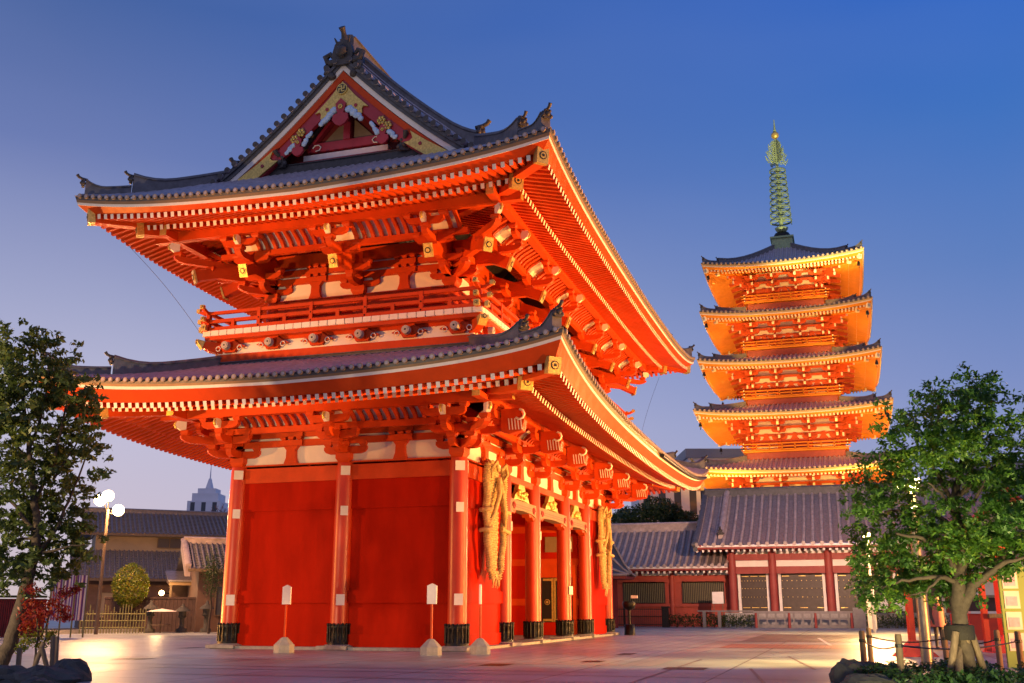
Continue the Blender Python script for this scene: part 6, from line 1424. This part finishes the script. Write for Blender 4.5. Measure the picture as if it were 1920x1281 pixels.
# right tree
D = 19.3; rnd = random.Random(21); f = lambda u, v, d=0: far(u, v, D + d)
b0 = f(1806, 1150); b0.z = G; rt = thing('pruned_tree', 'pruned broadleaf tree with forked trunk and wooden supports in the right foreground', 'tree', b0)
mb = MB()
limb(mb, [V((b0.x, b0.y, 0)), f(1804, 1200), f(1797, 1130), f(1802, 1060), f(1796, 985), f(1792, 925), f(1806, 850), f(1812, 780)], .17, .03)
tk = mb.build('trunk', rt)
rd = random.Random(22)
for pts, r in (([f(1800, 1150), f(1822, 1100), f(1850, 1078), f(1885, 1040, .3), f(1925, 1000, .4)], .11), ([f(1850, 1078), f(1890, 1050, -.2), f(1935, 1045, -.3)], .06), ([f(1800, 1075), f(1770, 1035), f(1730, 1010, -.4), f(1680, 1000, -.6)], .07), ([f(1797, 1000), f(1760, 970), f(1715, 955, .3), f(1660, 960, .5)], .06), ([f(1796, 960), f(1760, 900), f(1735, 850, -.3)], .055), ([f(1796, 930), f(1840, 890), f(1880, 870, .3)], .05), ([f(1800, 890), f(1772, 830, .2), f(1740, 790, .3)], .04), ([f(1797, 1090), f(1750, 1082, -.3), f(1690, 1088, -.5), f(1640, 1110, -.6)], .05), ([f(1798, 1030), f(1840, 1000, .4), f(1890, 985, .5)], .05), ([f(1765, 1082, -.3), f(1735, 1110, -.4), f(1700, 1120, -.4)], .03), ([f(1800, 960), f(1835, 930, -.5), f(1850, 880, -.6)], .045), ([f(1795, 980), f(1770, 930, -.6), f(1740, 905, -.8)], .045)):
    mb = MB(); limb(mb, pts, r, r * .3); mb.build('limb', tk)
bl = px_blobs([(1800, 760, 62), (1850, 745, 40), (1755, 770, 40), (1880, 800, 38), (1740, 828, 50), (1800, 825, 58), (1850, 850, 55), (1900, 860, 40), (1672, 800, 30), (1700, 790, 22), (1652, 862, 34), (1690, 858, 36), (1612, 928, 28), (1650, 915, 40), (1705, 905, 48), (1760, 880, 48), (1630, 945, 30), (1880, 915, 50), (1925, 900, 40), (1840, 905, 36),
    (1690, 960, 30), (1620, 990, 34), (1650, 1030, 46), (1605, 1055, 24), (1700, 1010, 44), (1740, 985, 40), (1760, 1030, 48), (1800, 1005, 46), (1835, 985, 40), (1870, 965, 36), (1910, 965, 48), (1850, 1030, 44), (1900, 1030, 46), (1715, 1065, 40), (1770, 1075, 46), (1820, 1055, 40), (1640, 1085, 40), (1680, 1095, 36), (1625, 1120, 22), (1665, 1118, 28), (1720, 1105, 30), (1795, 1100, 34), (1930, 1010, 50), (1880, 1075, 22), (1760, 940, 20), (1810, 945, 18)], D, .9, rnd)
mb = MB()
for c, r in bl:
    tint = rnd.choice((('leaf1', 'leaf1', 'leaf2'), ('leaf2', 'leaf2', 'leaf1'), ('leaf2', 'leaf3', 'leaf1'), ('leaf1', 'leaf1', 'leaf1')))
    for _ in range(max(6, int(56 * (r / .5) ** 2))):        # tufts of leaves rather than an even fog
        d = V((rnd.gauss(0, .48), rnd.gauss(0, .48), rnd.gauss(0, .40))); q_ = c + d * r * 1.12
        leafblob(mb, q_, .125, 22, .050, tint, rnd, (1, 1, .75), .3, .7)
mb.build('crown', rt)
sup = []
for a, b, r in ((f(1775, 1200), f(1795, 1180), .07),): pass
for i, ((u0, v0, dd), (u1, v1)) in enumerate((((1778, 1275, -.4), (1792, 1185)), ((1822, 1275, .3), (1810, 1185)), ((1852, 1262, .2), (1818, 1178)), ((1799, 1282, -.9), (1797, 1200)))):
    q = MB(); a = far(u0, v0, D + dd); a.z = G; q.cyl(a, far(u1, v1, D - .25 + .12 * i), .062, .058, 'wood', 10); q.build('support_stake', rt)
q = MB(); c = f(1799, 1186); q.lathe((c.x, c.y, c.z), [(.23, -.12), (.24, -.08), (.24, .10), (.22, .12)], 'wrap', 14); q.build('rope_binding', rt)
# left tree
D = 25.5; rnd = random.Random(31); f = lambda u, v, d=0: far(u, v, D + d)
b0 = f(2, 1150); b0.z = G; lt_ = thing('leaning_tree', 'dark leaning evergreen tree with small leaves at the left edge', 'tree', b0)
mb = MB(); limb(mb, [V((b0.x, b0.y, 0)), f(18, 1210), f(40, 1130), f(62, 1060), f(70, 990), f(62, 900), f(50, 800), f(40, 700)], .20, .03); tk = mb.build('trunk', lt_)
for pts, r in (([f(64, 1050), f(100, 1000), f(130, 940, .3), f(160, 860, .4)], .06), ([f(68, 1000), f(30, 950), f(-20, 900)], .06), ([f(66, 940), f(100, 870), f(120, 780, -.4), f(130, 700, -.5)], .05), ([f(60, 880), f(20, 820, .3), f(-10, 740, .3)], .05), ([f(66, 1040), f(110, 1030, -.3), f(160, 1020, -.4)], .04), ([f(70, 1010), f(40, 1010, .4), f(-10, 1030, .5)], .045), ([f(100, 900), f(150, 820), f(175, 770)], .03), ([f(55, 840), f(85, 760, .3), f(95, 660, .4)], .04)):
    mb = MB(); limb(mb, pts, r, r * .3); mb.build('limb', tk)
bl = px_blobs([(20, 645, 36), (65, 650, 26), (105, 660, 30), (-10, 690, 50), (50, 690, 44), (100, 705, 42), (140, 710, 32), (155, 740, 28), (20, 745, 50), (75, 750, 50), (125, 760, 38), (-20, 790, 50), (40, 800, 44), (95, 810, 50), (150, 800, 32), (180, 770, 16), (160, 845, 30), (110, 865, 44), (60, 860, 36), (0, 860, 46), (180, 830, 14), (175, 885, 18), (140, 905, 30), (90, 920, 38), (30, 920, 40), (-20, 940, 40), (60, 970, 42), (110, 975, 38), (150, 960, 28), (10, 990, 44), (165, 1000, 26), (130, 1020, 34), (80, 1030, 40), (30, 1045, 46), (-20, 1050, 40), (150, 1050, 22), (110, 1070, 26), (60, 1080, 24), (10, 1085, 30)], D, 1.0, rnd)
mb = MB()
for c, r in bl:
    tint = rnd.choice((('leafb', 'leafb', 'leafc'), ('leafb', 'leafb', 'leafb'), ('leafc', 'leafb', 'leafb')))
    for _ in range(max(5, int(30 * (r / .5) ** 2))):
        d = V((rnd.gauss(0, .52), rnd.gauss(0, .52), rnd.gauss(0, .45))); leafblob(mb, c + d * r * 1.15, .15, 20, .075, tint, rnd, (1, 1, .6), .3, .5)
mb.build('crown', lt_)
# red maple sapling with stakes
b0 = far(75, 1143, 25); b0.z = G; mp = thing('maple_sapling', 'small maple with dark red leaves beside the leaning tree', 'maple', b0); f = lambda u, v, d=0: far(u, v, 25 + d)
for pts, r in (([b0, f(72, 1200), f(62, 1120)], .03), ([f(72, 1200), f(95, 1150), f(140, 1105)], .018), ([b0, f(85, 1210), f(90, 1150)], .025)):
    mb = MB(); limb(mb, pts, r, r * .4); mb.build('stem', mp)
mb = MB()
for u, v, r in ((58, 1105, 14), (60, 1130, 16), (52, 1150, 18), (66, 1165, 20), (100, 1130, 16), (120, 1112, 14), (140, 1106, 9), (90, 1148, 18), (115, 1145, 14), (75, 1150, 16), (122, 1158, 12), (50, 1175, 12)):
    leafblob(mb, f(u, v, rnd.uniform(-.3, .3)), r / FPX * 25 * 1.2, 130, .045, ('leafred', 'leafred', 'leaforg'), rnd, (1, 1, .7), .2)
mb.build('red_foliage', mp); mb = MB()
for u, v, r in ((48, 1200, 14), (65, 1195, 18), (80, 1205, 14), (40, 1215, 10), (95, 1190, 10)): leafblob(mb, f(u, v, rnd.uniform(-.3, .3)), r / FPX * 25 * 1.2, 110, .045, ('leafy', 'leafy2'), rnd, (1, 1, .9), .2)
mb.build('yellow_green_foliage', mp)
ST = [((97, 1257), (100, 1193), 'upright wooden stake right of the red maple, front one'), ((104, 1252), (107, 1193), 'upright wooden stake right of the red maple, rear one'), ((62, 1252), (82, 1205), 'wooden stake leaning right below the red maple'), ((90, 1254), (78, 1212), 'short wooden stake leaning left below the red maple'), ((33, 1262), (37, 1215), 'pale upright stake left of the red maple')]
for (a, b, lb) in ST:
    A = gnd(a[0], a[1] + 6); A.z = G; dd_ = math.hypot(A.x - CAM.x, A.y - CAM.y); B = far(b[0], b[1], dd_); q = MB(); q.cyl(A, B, .05, .048, 'wood', 9); tag(q.build('wooden_stake'), lb, 'stake', 'wooden stakes in the left tree bed')

# ================================================================== a visitor standing behind the trees
def person(base, h, face, label):
    t = thing('person', label, 'person', base); k = h / 1.7
    me = bpy.data.meshes.new('body'); vs = [(0, 0, .93), (0, 0, 1.15), (0, 0, 1.38), (0, 0, 1.47), (0, .01, 1.60), (.09, 0, .86), (.10, .01, .48), (.10, -.02, .08), (.10, .14, .04), (-.09, 0, .86), (-.10, .0, .48), (-.11, -.03, .08), (-.11, .13, .04), (.17, 0, 1.36), (.22, -.01, 1.10), (.22, .10, .88), (-.17, 0, 1.36), (-.22, -.01, 1.10), (-.20, .12, .90), (.215, .14, .79), (-.19, .17, .82)]
    es = [(0, 1), (1, 2), (2, 3), (3, 4), (0, 5), (5, 6), (6, 7), (7, 8), (0, 9), (9, 10), (10, 11), (11, 12), (2, 13), (13, 14), (14, 15), (15, 19), (2, 16), (16, 17), (17, 18), (18, 20)]
    rr = [.14, .125, .15, .055, .10, .095, .065, .045, .04, .095, .065, .045, .04, .065, .048, .036, .065, .048, .036, .035, .035]
    me.from_pydata([V(v) * k for v in vs], es, []); o = bpy.data.objects.new('body', me); col.objects.link(o); o.parent = t
    m = o.modifiers.new('skin', 'SKIN'); s_ = o.modifiers.new('sub', 'SUBSURF'); s_.levels = 2; s_.render_levels = 2
    for i, r in enumerate(rr): me.skin_vertices[0].data[i].radius = (r * k, r * k * (.75 if i in (0, 1, 2) else 1))
    me.skin_vertices[0].data[0].use_root = True
    me.materials.append(M['cloth']); t.rotation_euler = (0, 0, face)
    def part(nm, fn): q = MB(); fn(q); b = q.build(nm); b.parent = t; return b
    part('face', lambda q: (q.sphere((0, .035 * k, 1.60 * k), .092 * k, 'skin', 12, 9, (.85, .95, 1.2)), q.sphere((0, .125 * k, 1.585 * k), .02 * k, 'skin', 6, 5), q.box(-.03 * k, .03 * k, .118 * k, .124 * k, 1.545 * k, 1.553 * k, 'crim'), q.sphere((.032 * k, .112 * k, 1.615 * k), .011 * k, 'black', 6, 4), q.sphere((-.032 * k, .112 * k, 1.615 * k), .011 * k, 'black', 6, 4)))
    part('coat', lambda q: q.lathe((0, 0, 0), [(.24 * k, .72 * k), (.20 * k, 1.0 * k), (.19 * k, 1.2 * k), (.20 * k, 1.36 * k), (.09 * k, 1.46 * k)], 'coat', 14))
    part('hair', lambda q: q.sphere((0, .0, 1.64 * k), .11 * k, 'black', 12, 9, (.95, 1.05, 1.1)))
    return t
p = far(1756, 1143, 36); p.z = G
person(p, 1.66, R(115), 'person in a pinkish coat standing just right of the metal pole')

# ================================================================== ground
gm = bpy.data.materials.new('paving'); 
def flat(name, pts, z, m, kind='structure'):
    q = MB(); q.add([V((x, y, z)) for x, y in pts], (tuple(range(len(pts))),), m); o = q.build(name)
    if kind: o['kind'] = kind
    return o
flat('ground', [(-400, -600), (1200, -600), (1200, 900), (-400, 900)], G, 'asphalt')
flat('gate_apron_paving', [(-5.9, -6.4), (42, -6.4), (42, 36), (-5.9, 36)], G + .004, 'slab')
flat('stone_strip_paving', [(-6.7, -6.4), (-5.95, -6.4), (-5.95, 36), (-6.7, 36)], G + .004, 'slabl')
flat('stone_strip_paving', [(-6.7, -7.2), (42, -7.2), (42, -6.45), (-6.7, -6.45)], G + .004, 'slabl')
flat('brick_path_paving', [(5.2, -40), (9.4, -40), (9.4, -7.25), (5.2, -7.25)], G + .004, 'brickp')
flat('brick_path_paving', [(12.5, -14), (25, -12), (25, -7.25), (12.5, -7.25)], G + .004, 'slabd')

def slab_mark(u, v, a, b, ang, m, name, z=.008):
    p = gnd(u, v); d = V((math.cos(R(ang)), math.sin(R(ang)), 0)); n = V((-d.y, d.x, 0))
    return flat(name, [(q.x, q.y) for q in (p - d * a - n * b, p + d * a - n * b, p + d * a + n * b, p - d * a + n * b)], G + z, m)
for u, v, a, b, ang in ((1285, 1254, .45, .45, 0), (1112, 1241, .4, .25, 0), (1175, 1227, .6, .2, 0), (930, 1247, .5, .3, 0), (360, 1215, .6, .25, 0), (250, 1236, .4, .4, 0)): slab_mark(u, v, a, b, ang, 'iron', 'drain_cover_paving')
for u, v, a, ang in ((1500, 1242, 3.2, 8), (1420, 1268, 2.6, 8), (1240, 1262, 6, 0), (820, 1262, 7, 90), (500, 1250, 8, 90), (700, 1272, 5, 90)): slab_mark(u, v, a, .035, ang, 'slabd', 'joint_paving', .006)
slab_mark(1545, 1203, 5.0, .06, 4, 'white', 'painted_line_paving', .007)
